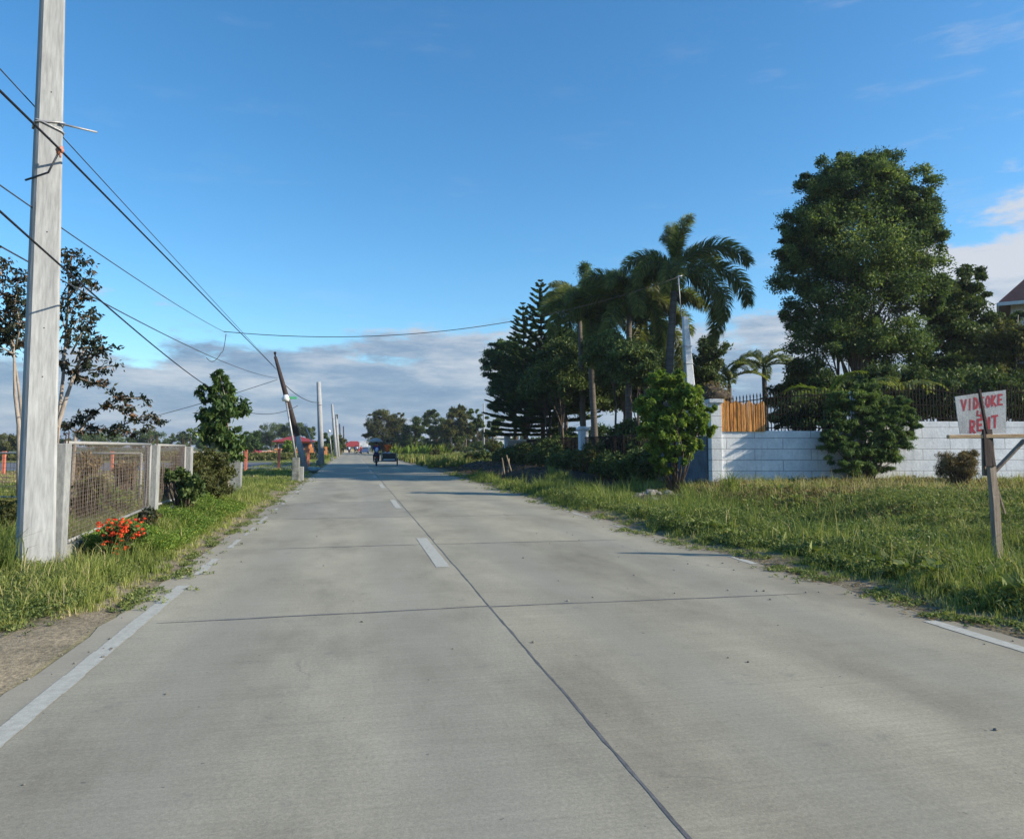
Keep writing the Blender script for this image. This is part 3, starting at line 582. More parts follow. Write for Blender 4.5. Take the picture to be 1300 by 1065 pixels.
fr([-180, -60, 28, 118, 180], [21, 20.5, 20, 19.5, 19.2], 1.33, .18)
# ------------------------------------------------------------------ street lamps, leaning pole, far poles
def lamp(pxb, z, pxt, pyt, label, base_h, rb, ht=.16):
    b = pole_base(pxb, z); tp = PT(pxt, pyt, z); t = thing('street_lamp', label, 'street lamp', b, 'slanting lamp posts on the left verge')
    mb = MB(); mb.box(b + Vector((0, 0, base_h / 2 - .1)), (rb, rb, base_h + .2)); mb.build('concrete_base', M['dark_conc'], t, bevel=.03)
    mb = MB(); s = b + Vector((0, 0, base_h - .02)); mb.tube([s, tp], [.05, .04], 8); mb.build('post', M['grey_steel'], t, True)
    mb = MB(); mb.tube([tp - Vector((0, 0, .05)), tp + Vector((0, 0, ht * .3)), tp + Vector((0, 0, ht))], [ht * .6, ht * .8, ht * .3], 12); mb.build('lamp_head', M['lamp_white'], t, True)
    return t, b, tp
lt, lb, ltp = lamp(376, 33, 363, 508, 'nearest slanting lamp post with stained concrete footing and white lamp head', 1.0, .32, .24)
mb = MB(); mb.box(ltp + RT * .3 + Vector((0, 0, .1)), (.34, .08, .10)); mb.build('lamp_bracket', M['green_plastic'], lt)
b2 = pole_base(383, 33.3); mb = MB(); mb.box(b2 + Vector((0, 0, .25)), (.22, .3, .75)); mb.build('footing_stub', M['concrete'], lt, bevel=.02)
lamp(405, 56, 388, 541, 'middle slanting lamp post with ball shaped white head', .5, .35, .2)
lamp(422, 82, 418, 548, 'small farthest lamp post with round white head by the hedge', .4, .3, .2)
b = pole_base(391, 43.6); tp = PT(349.5, 453, 43.6); t = thing('leaning_pole', 'dark timber pole leaning left, spliced to a pale lower stump', 'utility pole', b)
k1 = b.lerp(tp, .32); mb = MB(); mb.tube([b - Vector((0, 0, .3)), b.lerp(tp, .34)], [.19, .16], 10); mb.build('stump', M['concrete'], t, True)
mb = MB(); mb.tube([b.lerp(tp, .31), b.lerp(tp, .65), tp], [.17, .15, .09], 9); mb.build('timber_shaft', M['wood_dark'], t, True)
mb = MB(); mb.tube([tp, tp + Vector((-.02, 0, .22))], [.04, .05], 8); mb.ball(tp + Vector((-.02, 0, .22)), .08); mb.build('insulator', M['black_metal'], t, True)
mb = MB(); p = b.lerp(tp, .52); mb.tube([p + RT * .15, p + RT * .25 + Vector((0, 0, -.9)), p + RT * .32 + Vector((0, 0, -2.0))], .02, 5); mb.build('hanging_wire', M['cable_grey'], t)
for pxb, z, pxt, pyt, w0, w1, lab in ((409, 62, 404.5, 485, .50, .34, 'pale round concrete pole standing upright just past the leaning timber pole'), (427.5, 110, 421.5, 513, .5, .32, 'slim pale concrete pole, first of the close pair past the lamp posts'), (430, 118, 426.5, 526, .52, .32, 'shorter concrete pole with dark fitting, second of the close pair'), (433.5, 190, 431, 538, .45, .3, 'faint distant pole nearest the close pair'), (437, 205, 436, 541, .4, .3, 'faint dark distant pole at the end of the pole row')):
    b = pole_base(pxb, z); tp = PT(pxt, pyt, z); t = thing('utility_pole', lab, 'utility pole', b, 'concrete utility poles on the left verge'); mb = MB(); mb.tube([b - Vector((0, 0, .3)), tp], [w0 / 2, w1 / 2], 12); mb.build('shaft', M['pole_conc'] if z < 150 else M['wood_dark'], t, True)
    mb = MB(); mb.ring(b.lerp(tp, .72), tp - b, w1 / 2 + .03, .035, 14, 5); mb.build('strap', M['grey_steel'], t)
    if z == 118: mb = MB(); mb.box(tp + Vector((.1, 0, -.35)), (.35, .3, .7)); mb.build('fitting', M['black_metal'], t)
mb = MB(); bz = pole_base(397, 44); mb.tube([bz, bz + Vector((0, 0, .12)), bz + Vector((0, 0, .3))], [.2, .42, .5], 14); o = mb.build('basin', M['teal'], None, True); tag(o, 'pale blue basin lying at the foot of the leaning pole', 'basin')
# ------------------------------------------------------------------ orange posts
labs = ['salmon orange post left of the big utility pole', 'salmon orange post seen through the wire mesh', 'salmon orange post just right of the roofless end post of the fence', 'salmon orange post between the end fence post and the lamp footing', 'salmon orange post with slanting brace between lamp and leaning pole']
for (px, z), lab in zip(((6, 44), (143, 46), (312.5, 46), (354.5, 48), (391.5, 50)), labs):
    p = pole_base(px, z); t = thing('fence_post', lab, 'post', p, 'salmon orange posts along the field'); mb = MB(); mb.box(p + Vector((0, 0, .55)), (.16, .16, 1.4)); mb.build('post_shaft', M['orange_post'], t, bevel=.01)
    mb = MB(); mb.box(p + Vector((0, 0, 1.27)), (.2, .2, .06)); mb.build('post_cap', M['orange_post'], t)
    if px > 380: mb = MB(); mb.bar(p + Vector((0, 0, .8)), p - RT * .95 + Vector((0, 0, .1)), .1); mb.build('brace', M['orange_post'], t)
# ------------------------------------------------------------------ cables
def cable(name, label, a, b, sag, r, n=26, grp='overhead wires on the left', mat='cable', via=None):
    pts = []; P = [a] + (via or []) + [b]
    for s in range(len(P) - 1):
        for i in range(n + 1):
            if s and i == 0: continue
            t_ = i / n; p = P[s].lerp(P[s + 1], t_); p = p - Vector((0, 0, 4 * sag * t_ * (1 - t_))); pts.append(p)
    mb = MB(); mb.tube(pts, r, 6); o = mb.build(name, M[mat], None, True); tag(o, label, 'cable', grp); return o
cable('overhead_cable', 'thick black cable tied to the big pole and running to the leaning pole', PT(-110, 8, 5.8), PT(350, 468, 43.5), 0, .0145, via=[PT(76, 190, 8.95)])
cable('overhead_cable', 'thin wire passing behind the big pole above the thick black cable', PT(-90, -10, 7.0), PT(352, 470, 43.5), .0, .008, mat='cable_grey')
cable('overhead_cable', 'thin wire from the left edge to the lateral wire junction', PT(-100, 165, 6.5), PT(286, 422, 30), .12, .0085, mat='cable_grey')
cable('overhead_cable', 'black cable crossing in front of the big pole down to the leafy young tree', PT(-100, 178, 5.0), PT(264, 491, 22.4), .10, .011)
cable('overhead_cable', 'sagging wire passing behind the big pole toward the leaning pole', PT(-90, 262, 8.0), PT(352, 480, 43), .35, .011, mat='cable_grey')
cable('overhead_cable', 'short low wire from the young tree up to the leaning pole', PT(130, 545, 40), PT(352, 482, 43.4), .12, .018, mat='cable_grey')
cable('overhead_cable', 'low wire hanging between young tree and leaning pole', PT(300, 519, 34), PT(378, 515, 43.4), .35, .018, mat='cable_grey')
cable('overhead_cable', 'wire from the leaning pole to the next concrete pole', PT(356, 483, 43.5), PT(405, 511, 62), .35, .025, mat='cable_grey')
cable('dangling_loop', 'loose wire loop hanging from the lateral wire junction', PT(287, 424, 30), PT(262, 454, 29), .25, .014, mat='cable_grey', via=[PT(281, 447, 29.6)])
cable('overhead_cable', 'long lateral wire crossing the road to the pole behind the bush', PT(284, 421, 30), PT(861, 352, 33), 1.1, .015, grp='lateral wire over the road')
# ------------------------------------------------------------------ right: compound wall
WA = GX(904, 25); WB = GX(1318, 25.6); WP = GX(1090, 25.25)           # wall line, corner to beyond the frame
WD = (WB - WA).normalized(); WN = Vector((WD.y, -WD.x, 0));            # WN faces the viewer
if WN.dot(FH) > 0: WN = -WN
def wz(px, py, z=25.0): return PT(px, py, z).z
wt = thing('compound_wall', 'white block compound wall facing the viewer with corner pillar and black railings', 'wall', WA)
m, nt, out = nmat('whitewashed_blockwork'); g_ = N(nt, 'NewGeometry'); dn = N(nt, 'VectorMath', operation='DOT_PRODUCT'); L(nt, g_.outputs['Position'], dn.inputs[0]); dn.inputs[1].default_value = WD
dp = N(nt, 'VectorMath', operation='DOT_PRODUCT'); L(nt, g_.outputs['Position'], dp.inputs[0]); dp.inputs[1].default_value = WN
sx = N(nt, 'SeparateXYZ'); L(nt, g_.outputs['Position'], sx.inputs[0]); cb = N(nt, 'CombineXYZ'); L(nt, mathn(nt, 'ADD', dn.outputs['Value'], dp.outputs['Value']), cb.inputs[0]); L(nt, mathn(nt, 'ADD', sx.outputs['Z'], .02), cb.inputs[1])
bk = N(nt, 'TexBrick'); bk.inputs['Scale'].default_value = 1; bk.inputs['Brick Width'].default_value = 1.9; bk.inputs['Row Height'].default_value = .36; bk.inputs['Mortar Size'].default_value = .011; bk.inputs['Mortar Smooth'].default_value = .4
bk.inputs['Color1'].default_value = rgb((.80, .81, .82)); bk.inputs['Color2'].default_value = rgb((.74, .75, .77)); bk.inputs['Mortar'].default_value = rgb((.30, .31, .33)); L(nt, cb.outputs[0], bk.inputs['Vector'])
v = coords(nt); n1 = noise(nt, v, 1.6, 7, .7); n2 = noise(nt, v, 14, 5, .7); c = mixc(nt, 1.0, bk.outputs['Color'], ramp(nt, n1, [(.3, (.80, .82, .83)), (.7, (1.12, 1.12, 1.1))]), 'MULTIPLY'); c = mixc(nt, 1.0, c, ramp(nt, n2, [(.3, (.88,) * 3), (.7, (1.1,) * 3)]), 'MULTIPLY')
nsk = noise(nt, coords(nt, (5, 5, .35)), 1.3, 6, .7); c = mixc(nt, mathn(nt, 'MULTIPLY', mrange(nt, nsk, .52, .72), .42), c, (.33, .33, .31))
nz = mathn(nt, 'ADD', mathn(nt, 'SUBTRACT', 1.0, mathn(nt, 'MULTIPLY', sx.outputs['Z'], 1.15)), mathn(nt, 'MULTIPLY', n1, .9)); c = mixc(nt, mathn(nt, 'MULTIPLY', mrange(nt, nz, .95, 1.45), .6), c, (.30, .26, .20))
p_ = N(nt, 'BsdfPrincipled'); p_.inputs['Roughness'].default_value = .9; L(nt, c, p_.inputs['Base Color']); L(nt, bump(nt, mathn(nt, 'ADD', mathn(nt, 'MULTIPLY', bk.outputs['Fac'], -1.5), n2), .6, .015), p_.inputs['Normal']); L(nt, p_.outputs[0], out.inputs[0]); M['block'] = m
def wbox(a, b, z0, z1, th, name, mat, parent, bev=.012, mb=None):
    m_ = mb or MB(); c = (a + b) / 2; R = Matrix((WD, WN, UPW)).transposed(); m_.box((c.x, c.y, (z0 + z1) / 2), ((b - a).length, th, z1 - z0), R)
    return m_ if mb else m_.build(name, mat, parent, bevel=bev)
zL = wz(980, 547); zR = wz(1230, 535, 25.3)
P1 = WA + WD * .28; P2 = WP - WD * .17; P3 = WP + WD * .17; P4 = WB
wbox(P1, P2, -.2, zL, .16, 'block_wall', M['block'], wt); wbox(P3, P4, -.2, zR, .16, 'block_wall', M['block'], wt)
wbox(WA - WD * .08, WA + WD * .28, -.2, wz(905, 512), .36, 'corner_pillar', M['block'], wt); wbox(WA - WD * .14, WA + WD * .34, wz(905, 512), wz(905, 507), .48, 'pillar_cap', M['white_paint'], wt)
wbox(P2, P3, -.2, wz(1090, 500, 25.2), .34, 'pillar', M['block'], wt); wbox(P2 - WD * .05, P3 + WD * .05, wz(1090, 500, 25.2), wz(1090, 497, 25.2), .44, 'pillar_cap', M['white_paint'], wt)
def railing(a, b, z0, htf, step=.115, lab=None):
    mb = MB(); Ln = (b - a).length; n = int(Ln / step); d = (b - a).normalized(); top = []
    for i in range(n + 1):
        q = a + d * (i * Ln / n); h = htf(i / n); mb.bar((q.x, q.y, z0), (q.x, q.y, z0 + h), .026); mb.add([(q.x - .03, q.y, z0 + h), (q.x + .03, q.y, z0 + h), (q.x, q.y - .02, z0 + h), (q.x, q.y, z0 + h + .12)], [(0, 2, 3), (2, 1, 3), (1, 0, 3), (0, 1, 2)]); top.append(Vector((q.x, q.y, z0 + h - .12)))
    for t0, t1 in zip(top[:-1], top[1:]): mb.bar(t0, t1, .035, .03)
    mb.bar(Vector((a.x, a.y, z0 + .1)), Vector((b.x, b.y, z0 + .1)), .035, .03); mb.bar(Vector((a.x, a.y, z0 + .55)), Vector((b.x, b.y, z0 + .55)), .03, .025)
    return mb.build('railing', M['black_metal'], wt)
hL = wz(1010, 497) - zL; railing(P1, P2, zL, lambda t: hL * (.72 + .3 * math.sin(min(1, t * 1.1) * math.pi / 2 + .1)))
hR = wz(1170, 492, 25.3) - zR; Pm = P3 + WD * 4.1
railing(P3, Pm, zR, lambda t: hR * (.80 + .25 * math.sin(t * math.pi))); railing(Pm + WD * .12, P4, zR, lambda t: hR * (.80 + .25 * math.sin(t * math.pi)))
# bamboo matting panel with ragged top
a = WA + WD * .30; bL = (GX(971, 25) - WA).length - .28; mb = MB(); rr = random.Random(2); k = 64
for i in range(k):
    x0 = i * bL / k; x1 = (i + 1) * bL / k + .002; zt = wz(940, 510) + rr.uniform(-.05, .04) + .05 * math.sin(i * .35) - .05 * i / k; of = .13 + rr.uniform(-.008, .008)
    q0 = a + WD * x0 + WN * of; q1 = a + WD * x1 + WN * of; s0 = rr.uniform(-.015, .015)
    mb.add([(q0.x, q0.y, zL - .02), (q1.x, q1.y, zL - .02), (q1.x + s0, q1.y, zt), (q0.x + s0, q0.y, zt + rr.uniform(-.03, .03)), (q0.x, q0.y + .02, zL - .02), (q1.x, q1.y + .02, zL - .02), (q1.x + s0, q1.y + .02, zt), (q0.x + s0, q0.y + .02, zt)], [(0, 1, 2, 3), (7, 6, 5, 4), (1, 5, 6, 2), (4, 0, 3, 7), (3, 2, 6, 7), (4, 5, 1, 0)])
M['mat_dark'] = simple('aged_bamboo_matting', (.42, .19, .06), (.16, .08, .035), 4, .85, .8, .015, stretch=(7, 7, .9)); M['mat_pale'] = simple('pale_bamboo_matting', (.85, .50, .20), (.55, .26, .08), 4, .85, .8, .015, stretch=(7, 7, .9))
for q_ in range(k):
    mi_ = rr.choice([0, 0, 0, 1, 2, 0, 1])
    for w_ in range(6): mb.m[q_ * 6 + w_] = mi_
o = mb.build('bamboo_mat', [M['mat_orange'], M['mat_dark'], M['mat_pale']]); tag(o, 'orange split bamboo mat with ragged top fixed over the railing beside the corner pillar', 'bamboo mat')
# heap of dried creeper on top of the corner pillar
mb = MB(); c = PT(908, 500, 25.2); mb.ball(c + Vector((0, 0, -.02)), (.42, .3, .26), 14, 9, .16); mb.ball(c + Vector((.3, .1, -.12)), (.32, .28, .16), 12, 7, .18); mb.ball(c + Vector((-.2, 0, .18)), (.2, .18, .15), 10, 6, .2); ht = thing('dry_plant_heap', 'brown heap of dried plant and soil on the corner pillar', 'plant heap', c)
mb.build('soil_clod', M['soil'], ht, True); V, ti = clump_leaves([(c.x, c.y, c.z + .05, .42), (c.x + .25, c.y, c.z - .03, .35), (c.x - .15, c.y, c.z + .22, .25)], 260, .12, .035); quads('dry_leaves', V, M['leaf_dry'], ht, ti)
# return wall along the lot side
RD = Vector((0, 1, 0)); C0 = WA - WD * .05; t = thing('side_wall', 'side wall running back from the corner pillar, coloured dark blue grey for its shade', 'wall', C0)
L1 = 3.6; mb = MB(); mb.box((C0.x + .02, C0.y + L1 / 2 + .18, .55), (.16, L1, 2.6)); M['side'] = simple('shade_darkened_render', (.13, .17, .21), (.08, .10, .12), 2, .9, .4); mb.build('wall_panel', M['side'], t, bevel=.01)  # canopy shade on this side is put into the dark blue grey colour
mb = MB(); mb.box((C0.x + .02, C0.y + L1 + .3, .6), (.34, .34, 2.9)); mb.build('pillar', M['white_paint'], t, bevel=.01)
# low roadside wall with pillars and picket railing under the palms
Xf = C0.x; rt = thing('garden_fence', 'low dark wall with white pillars and railing behind the palms', 'fence', (Xf, 35, .2)); Yend = 56.5
def fenceY(px): r = ray(px, 567); return Xf / r.x * r.y
M['dark_low'] = simple('shade_darkened_block', (.10, .10, .09), (.05, .05, .042), 3, .95, .5)  # low wall colour darkened to carry the shade under the trees
ys_ = [C0.y + L1 + .5, 31.0, fenceY(741), 43.5, 50, Yend]
for i, (ya, yb) in enumerate(zip(ys_[:-1], ys_[1:])):
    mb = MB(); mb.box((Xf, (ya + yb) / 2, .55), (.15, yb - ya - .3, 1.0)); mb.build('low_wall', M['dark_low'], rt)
    mb = MB(); n = int((yb - ya) / .16)
    for k in range(1, n): y = ya + (yb - ya) * k / n; mb.bar((Xf, y, 1.05), (Xf, y, 2.0), .03)
    for z in (1.12, 1.95): mb.bar((Xf, ya + .15, z), (Xf, yb - .15, z), .04)
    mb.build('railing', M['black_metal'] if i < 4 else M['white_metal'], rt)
for i, y in enumerate(ys_[1:]):
    if i not in (1, 4): continue
    top = 2.35
    mb = MB(); mb.box((Xf - .02, y, top / 2), (.42, .42, top)); mb.box((Xf - .02, y, top + .05), (.58, .58, .12)); mb.box((Xf - .02, y, top + .14), (.44, .44, .08)); mb.build('pillar', M['white_paint'], rt, bevel=.015)
# ------------------------------------------------------------------ concrete stub pole behind bush
b = GX(882, 33); b.z = gz(b.x, b.y); tp = PT(869.5, 402, 33); t = thing('utility_pole', 'short tapered white concrete pole rising behind the leafy bush', 'utility pole', b)
taper_pole('shaft', b, tp, .62, .22, M['white_paint'], t, -YAW + .12, .1)
mb = MB(); mb.tube([PT(865, 404, 33), PT(861, 350, 33)], .022, 6); mb.tube([PT(859, 352, 33), PT(866, 350, 33)], .03, 6); mb.build('top_rod', M['grey_steel'], t, True)
for py in (440, 462): mb = MB(); q = b.lerp(tp, (PT(870, py, 33).z - b.z) / (tp.z - b.z)); mb.box(q, (.25 + (py - 400) / 450, .25 + (py - 400) / 450, .03)); mb.build('band', M['grey_steel'], t)
# ------------------------------------------------------------------ videoke sign
SZ = 10.0
def S(px, py, z=SZ): return PT(px, py, z)
sb = S(1267, 712, SZ); sb.z = gz(sb.x, sb.y); st = thing('roadside_sign', 'hand painted VIDEOKE 4 RENT board on weathered timber post in the weeds', 'sign', sb)
mb = MB(); mb.bar(S(1268, 722), S(1262, 630), .105, .07); mb.bar(S(1262, 632), S(1254, 548), .10, .06); mb.build('post', M['wood_grey'], st, bevel=.006)
mb = MB(); mb.bar(S(1256, 592, SZ - .04), S(1253, 545, SZ - .04), .14, .03); mb.bar(S(1253, 550, SZ - .05), S(1243, 494, SZ - .05), .034, .03); mb.bar(S(1256, 560, SZ - .03), S(1262, 592, SZ - .03), .05, .03); mb.build('dark_slat', M['wood_dark'], st, bevel=.004)
mb = MB(); mb.bar(S(1249, 548, SZ + .07), S(1250, 604, SZ + .07), .06, .03); mb.build('rear_batten', M['wood_grey'], st)
mb = MB(); mb.bar(S(1203, 554.5, SZ - .03), S(1320, 553, SZ - .03), .062, .05); mb.build('cross_beam', M['wood_light'], st, bevel=.006)
mb = MB(); mb.bar(S(1261, 600, SZ + .05), S(1301, 558, SZ + .05), .085, .03); mb.build('brace', M['wood_grey'], st, bevel=.005)
mb = MB(); mb.bar(S(1262, 607, SZ + .02), S(1276, 652, SZ + .1), .022, .02); mb.build('thin_stick', M['wood_grey'], st)
bd = [(1212.5, 503.5), (1240, 499.5), (1277, 495), (1277.5, 520), (1277, 549.5), (1219, 551), (1215, 525)]
def BP(px, py, o=0): return S(px, py, SZ + .03 - o)
mb = MB(); pts = [BP(x, y) for x, y in bd]; back = [p + FH * .012 for p in pts]; n = len(pts); mb.add(pts + back, [tuple(reversed(range(n))), tuple(range(n, 2 * n))] + [(i, (i + 1) % n, n + (i + 1) % n, n + i) for i in range(n)]); bo = mb.build('board', M['tarp_grey'], st)
# lettering: hand brushed strokes in a local frame (x right, y down, photo columns and rows)
LET = {'V': [[(0, 0), (.5, 1), (1, 0)]], 'I': [[(.5, 0), (.5, 1)]], 'D': [[(.1, 0), (.1, 1), (.6, .9), (.9, .5), (.6, .08), (.1, 0)]], 'E': [[(.9, .02), (.1, .05), (.1, .95), (.95, .93)], [(.1, .5), (.75, .47)]], 'O': [[(.5, 0), (.1, .3), (.1, .7), (.5, 1), (.9, .7), (.9, .3), (.5, 0)]], 'K': [[(.1, 0), (.1, 1)], [(.85, 0), (.15, .55), (.95, 1)]], 'R': [[(.1, 1), (.1, 0), (.7, .05), (.85, .27), (.6, .5), (.15, .52), (.9, 1)]], 'N': [[(.1, 1), (.1, 0), (.85, 1), (.85, 0)]], 'T': [[(0, .08), (1, 0)], [(.52, .04), (.5, 1)]], '4': [[(.15, 0), (.1, .6), (.95, .58)], [(.75, .1), (.72, 1)]]}
def word(txt, x0, y0, x1, y1, hh, sw):
    mb = MB(); n = len(txt); rr = random.Random(len(txt))
    for i, ch in enumerate(txt):
        cw = (x1 - x0) / n; cx = x0 + cw * i + cw * .1; cy = y0 + (y1 - y0) * (i + .5) / n; wd = cw * .74
        for stc in LET[ch]:
            pts = [(cx + wd * a_, cy + hh * (b_ - .5)) for a_, b_ in stc]
            for (ax, ay), (bx, by) in zip(pts[:-1], pts[1:]):
                A = BP(ax, ay, .0012 + rr.uniform(0, .0012)); B = BP(bx, by, .0012 + rr.uniform(0, .0012)); d = (B - A).normalized(); u = d.cross(FH).normalized(); w0 = sw * rr.uniform(.75, 1.2); w1 = sw * rr.uniform(.75, 1.2); A = A - d * sw * .3; B = B + d * sw * .3
                mb.add([A - u * w0 / 2, B - u * w1 / 2, B + u * w1 / 2, A + u * w0 / 2], [(0, 1, 2, 3)])
    return mb
word('VIDEOKE', 1220, 515, 1274, 507, 13.5, .026).build('lettering', M['red_paint'], st)
word('4', 1239, 527, 1250, 526, 10, .021).build('lettering', M['red_paint'], st)
word('RENT', 1230.5, 543, 1268, 534, 15, .030).build('lettering', M['red_paint'], st)
# ------------------------------------------------------------------ house on the right
def hip(mb, x0, x1, y0, y1, z0, h, ov=.5, ridge=.5):
    x0 -= ov; x1 += ov; y0 -= ov; y1 += ov; lx, ly = x1 - x0, y1 - y0; k = min(lx, ly) / 2
    if lx >= ly: r = [(x0 + k, (y0 + y1) / 2, z0 + h), (x1 - k, (y0 + y1) / 2, z0 + h)]; f = [(0, 1, 5, 4), (1, 2, 5), (2, 3, 4, 5), (3, 0, 4)]
    else: r = [((x0 + x1) / 2, y0 + k, z0 + h), ((x0 + x1) / 2, y1 - k, z0 + h)]; f = [(0, 1, 4), (1, 2, 5, 4), (2, 3, 5), (3, 0, 4, 5)]
    v = [(x0, y0, z0), (x1, y0, z0), (x1, y1, z0), (x0, y1, z0)] + r; mb.add(v + [(a_, b_, c_ - .1) for a_, b_, c_ in v[:4]], f + [(0, 6, 7, 1), (1, 7, 8, 2), (2, 8, 9, 3), (3, 9, 6, 0), (9, 8, 7, 6)])
def window(parent, c, w_, h, nrm):
    c = Vector(c); n_ = Vector(nrm); tx = Vector((-n_.y, n_.x, 0)); R = Matrix((tx, n_, UPW)).transposed(); mb = MB()
    for s in (-1, 1): mb.box(c + tx * s * w_ / 2, (.08, .1, h + .08), R); mb.box(c + UPW * s * h / 2, (w_ - .08, .1, .08), R)
    mb.box(c, (.05, .08, h - .08), R); f = mb.build('window', M['white_trim'], parent); mb = MB(); mb.box(c - n_ * .02, (w_ - .06, .04, h - .06), R); mb.build('pane', M['glass'], f)
cr = PT(1268, 383, 44); ez = cr.z; hx0, hy0 = cr.x, cr.y
t = thing('large_house', 'two storey pale house with faded maroon hip roof at the right edge', 'house', (cr.x, cr.y, 0)); t.rotation_euler.z = -YAW - .57
mb = MB(); mb.box((hx0 + 7.1, hy0 + 5.6, ez / 2), (13, 10, ez - .05)); mb.build('wall', M['pink_wall'], t)
mb = MB(); hip(mb, hx0 + .6, hx0 + 13.6, hy0 + .6, hy0 + 10.6, ez, 6.0, .6); mb.build('roof', M['maroon_roof'], t); mb = MB(); mb.box((hx0 + 7.1, hy0 - .06, ez - .16), (14.3, .12, .2)); mb.box((hx0 - .06, hy0 + 5.6, ez - .16), (.12, 11.1, .2)); mb.build('gutter', M['white_trim'], t)
for i in range(4): window(t, (hx0 + 2 + i * 3, hy0 + .59, ez - 1.8), 1.4, 1.3, (0, -1, 0)); window(t, (hx0 + 2 + i * 3, hy0 + .59, 1.8), 1.4, 1.3, (0, -1, 0))
for i in range(3): window(t, (hx0 + .59, hy0 + 2 + i * 3, ez - 1.8), 1.3, 1.3, (-1, 0, 0))
# ------------------------------------------------------------------ left houses and road end
def house(name, lab, px0, px1, z, eave_py, ridge_py, wallm, roofm, depth=7, n=2, grp=None, door=True):
    a = GX(px0, z); b = GX(px1, z); e = PT(px0, eave_py, z).z; r = PT(px0, ridge_py, z + depth / 2).z; x0, x1 = a.x, b.x; y0 = (a.y + b.y) / 2; t = thing(name, lab, 'house', ((x0 + x1) / 2, y0, 0), grp)
    mb = MB(); mb.box(((x0 + x1) / 2, y0 + depth / 2, e / 2 - .1), (x1 - x0, depth, e + .1)); mb.build('wall', wallm, t); mb = MB(); hip(mb, x0, x1, y0, y0 + depth, e, r - e, .7); mb.build('roof', roofm, t)
    for i in range(n): window(t, (x0 + (x1 - x0) * (i + .6) / (n + .5), y0 - .01, e * .62), 1.2, 1.0, (0, -1, 0))
    if door: mb = MB(); mb.box((x0 + (x1 - x0) * .85, y0 - .03, .95), (.9, .08, 2.1)); mb.build('door', M['wood_dark'], t)
    return t, x0, x1, y0, e
t, x0, x1, y0, e = house('bungalow', 'orange bungalow with red hip roof beyond the salmon posts', 352, 394, 115, 560, 552.5, M['orange_wall'], M['red_roof'], 8, 3)
mb = MB(); [mb.box((x0 + .6 + k * 1.4, y0 - 1.6, .4), (.18, .18, 1.6)) for k in range(4)]; mb.box(((x0 + x1) / 2, y0 - 1.6, 1.1), (x1 - x0 + .4, .2, .25)); mb.build('porch', M['orange_wall'], t)
mb = MB(); mb.box((x1 + 1.2, y0 - 1.5, .7), (2.6, 1.2, 1.6)); mb.build('garden_wall', M['orange_wall'], t)
house('low_house', 'low red roofed house left of the orange bungalow', 308, 329, 130, 575.0, 568.5, M['orange_wall'], M['red_roof'], 6, 1, door=False)
house('low_house', 'small orange shed roof between low red house and orange bungalow', 334, 346, 125, 575, 571.5, M['cream_wall'], M['orange_wall'], 4, 1, door=False)
house('roadside_house', 'cream building with red roof standing at the far end of the road', 437, 461, 205, 566.5, 560, M['cream_wall'], M['red_roof'], 3, 2)
# white structures far right behind the field
for (px, w_, z, zt, lab) in ((638, 2.6, 120, 556, 'white block building half hidden behind the garden pillars'),):
    a = GX(px, z); e = PT(px, zt, z).z; t = thing('outbuilding', lab, 'building', a); mb = MB(); mb.box(a + Vector((0, 2, e / 2)), (w_, 3, e)); mb.build('wall', M['white_paint'], t); mb = MB(); mb.box(a + Vector((0, 2, e + .1)), (w_ + .6, 3.6, .2)); mb.build('roof', M['white_trim'], t); window(t, (a.x, a.y + .49, e * .55), .9, .8, (0, -1, 0))
a = GX(606, 125); t = thing('picket_fence', 'white picket fence beyond the grass field', 'fence', a); mb = MB(); b = GX(626, 122)
for k in range(9): q = a.lerp(b, k / 8); mb.box((q.x, q.y, .7), (.2, .12, 1.8))
mb.build('picket', M['white_trim'], t); mb = MB(); mb.bar(a + Vector((0, 0, 1.2)), b + Vector((0, 0, 1.2)), .1); mb.build('rail', M['white_trim'], t)
b = GX(614.5, 118); t = thing('utility_pole', 'thin pale pole standing among trees beyond the grass field', 'utility pole', b); mb = MB(); mb.tube([b, PT(614, 512, 118)], [.16, .1], 8); mb.build('shaft', M['pole_conc'], t, True)
for px, z, lab in ((632, 96, 'white post left of the garden gate pillar'),):
    b = GX(px, z); mb = MB(); mb.box(b + Vector((0, 0, 1.1)), (.28, .28, 2.4)); mb.box(b + Vector((0, 0, 2.35)), (.42, .42, .1)); o = mb.build('gate_post', M['white_paint']); tag(o, lab, 'post')
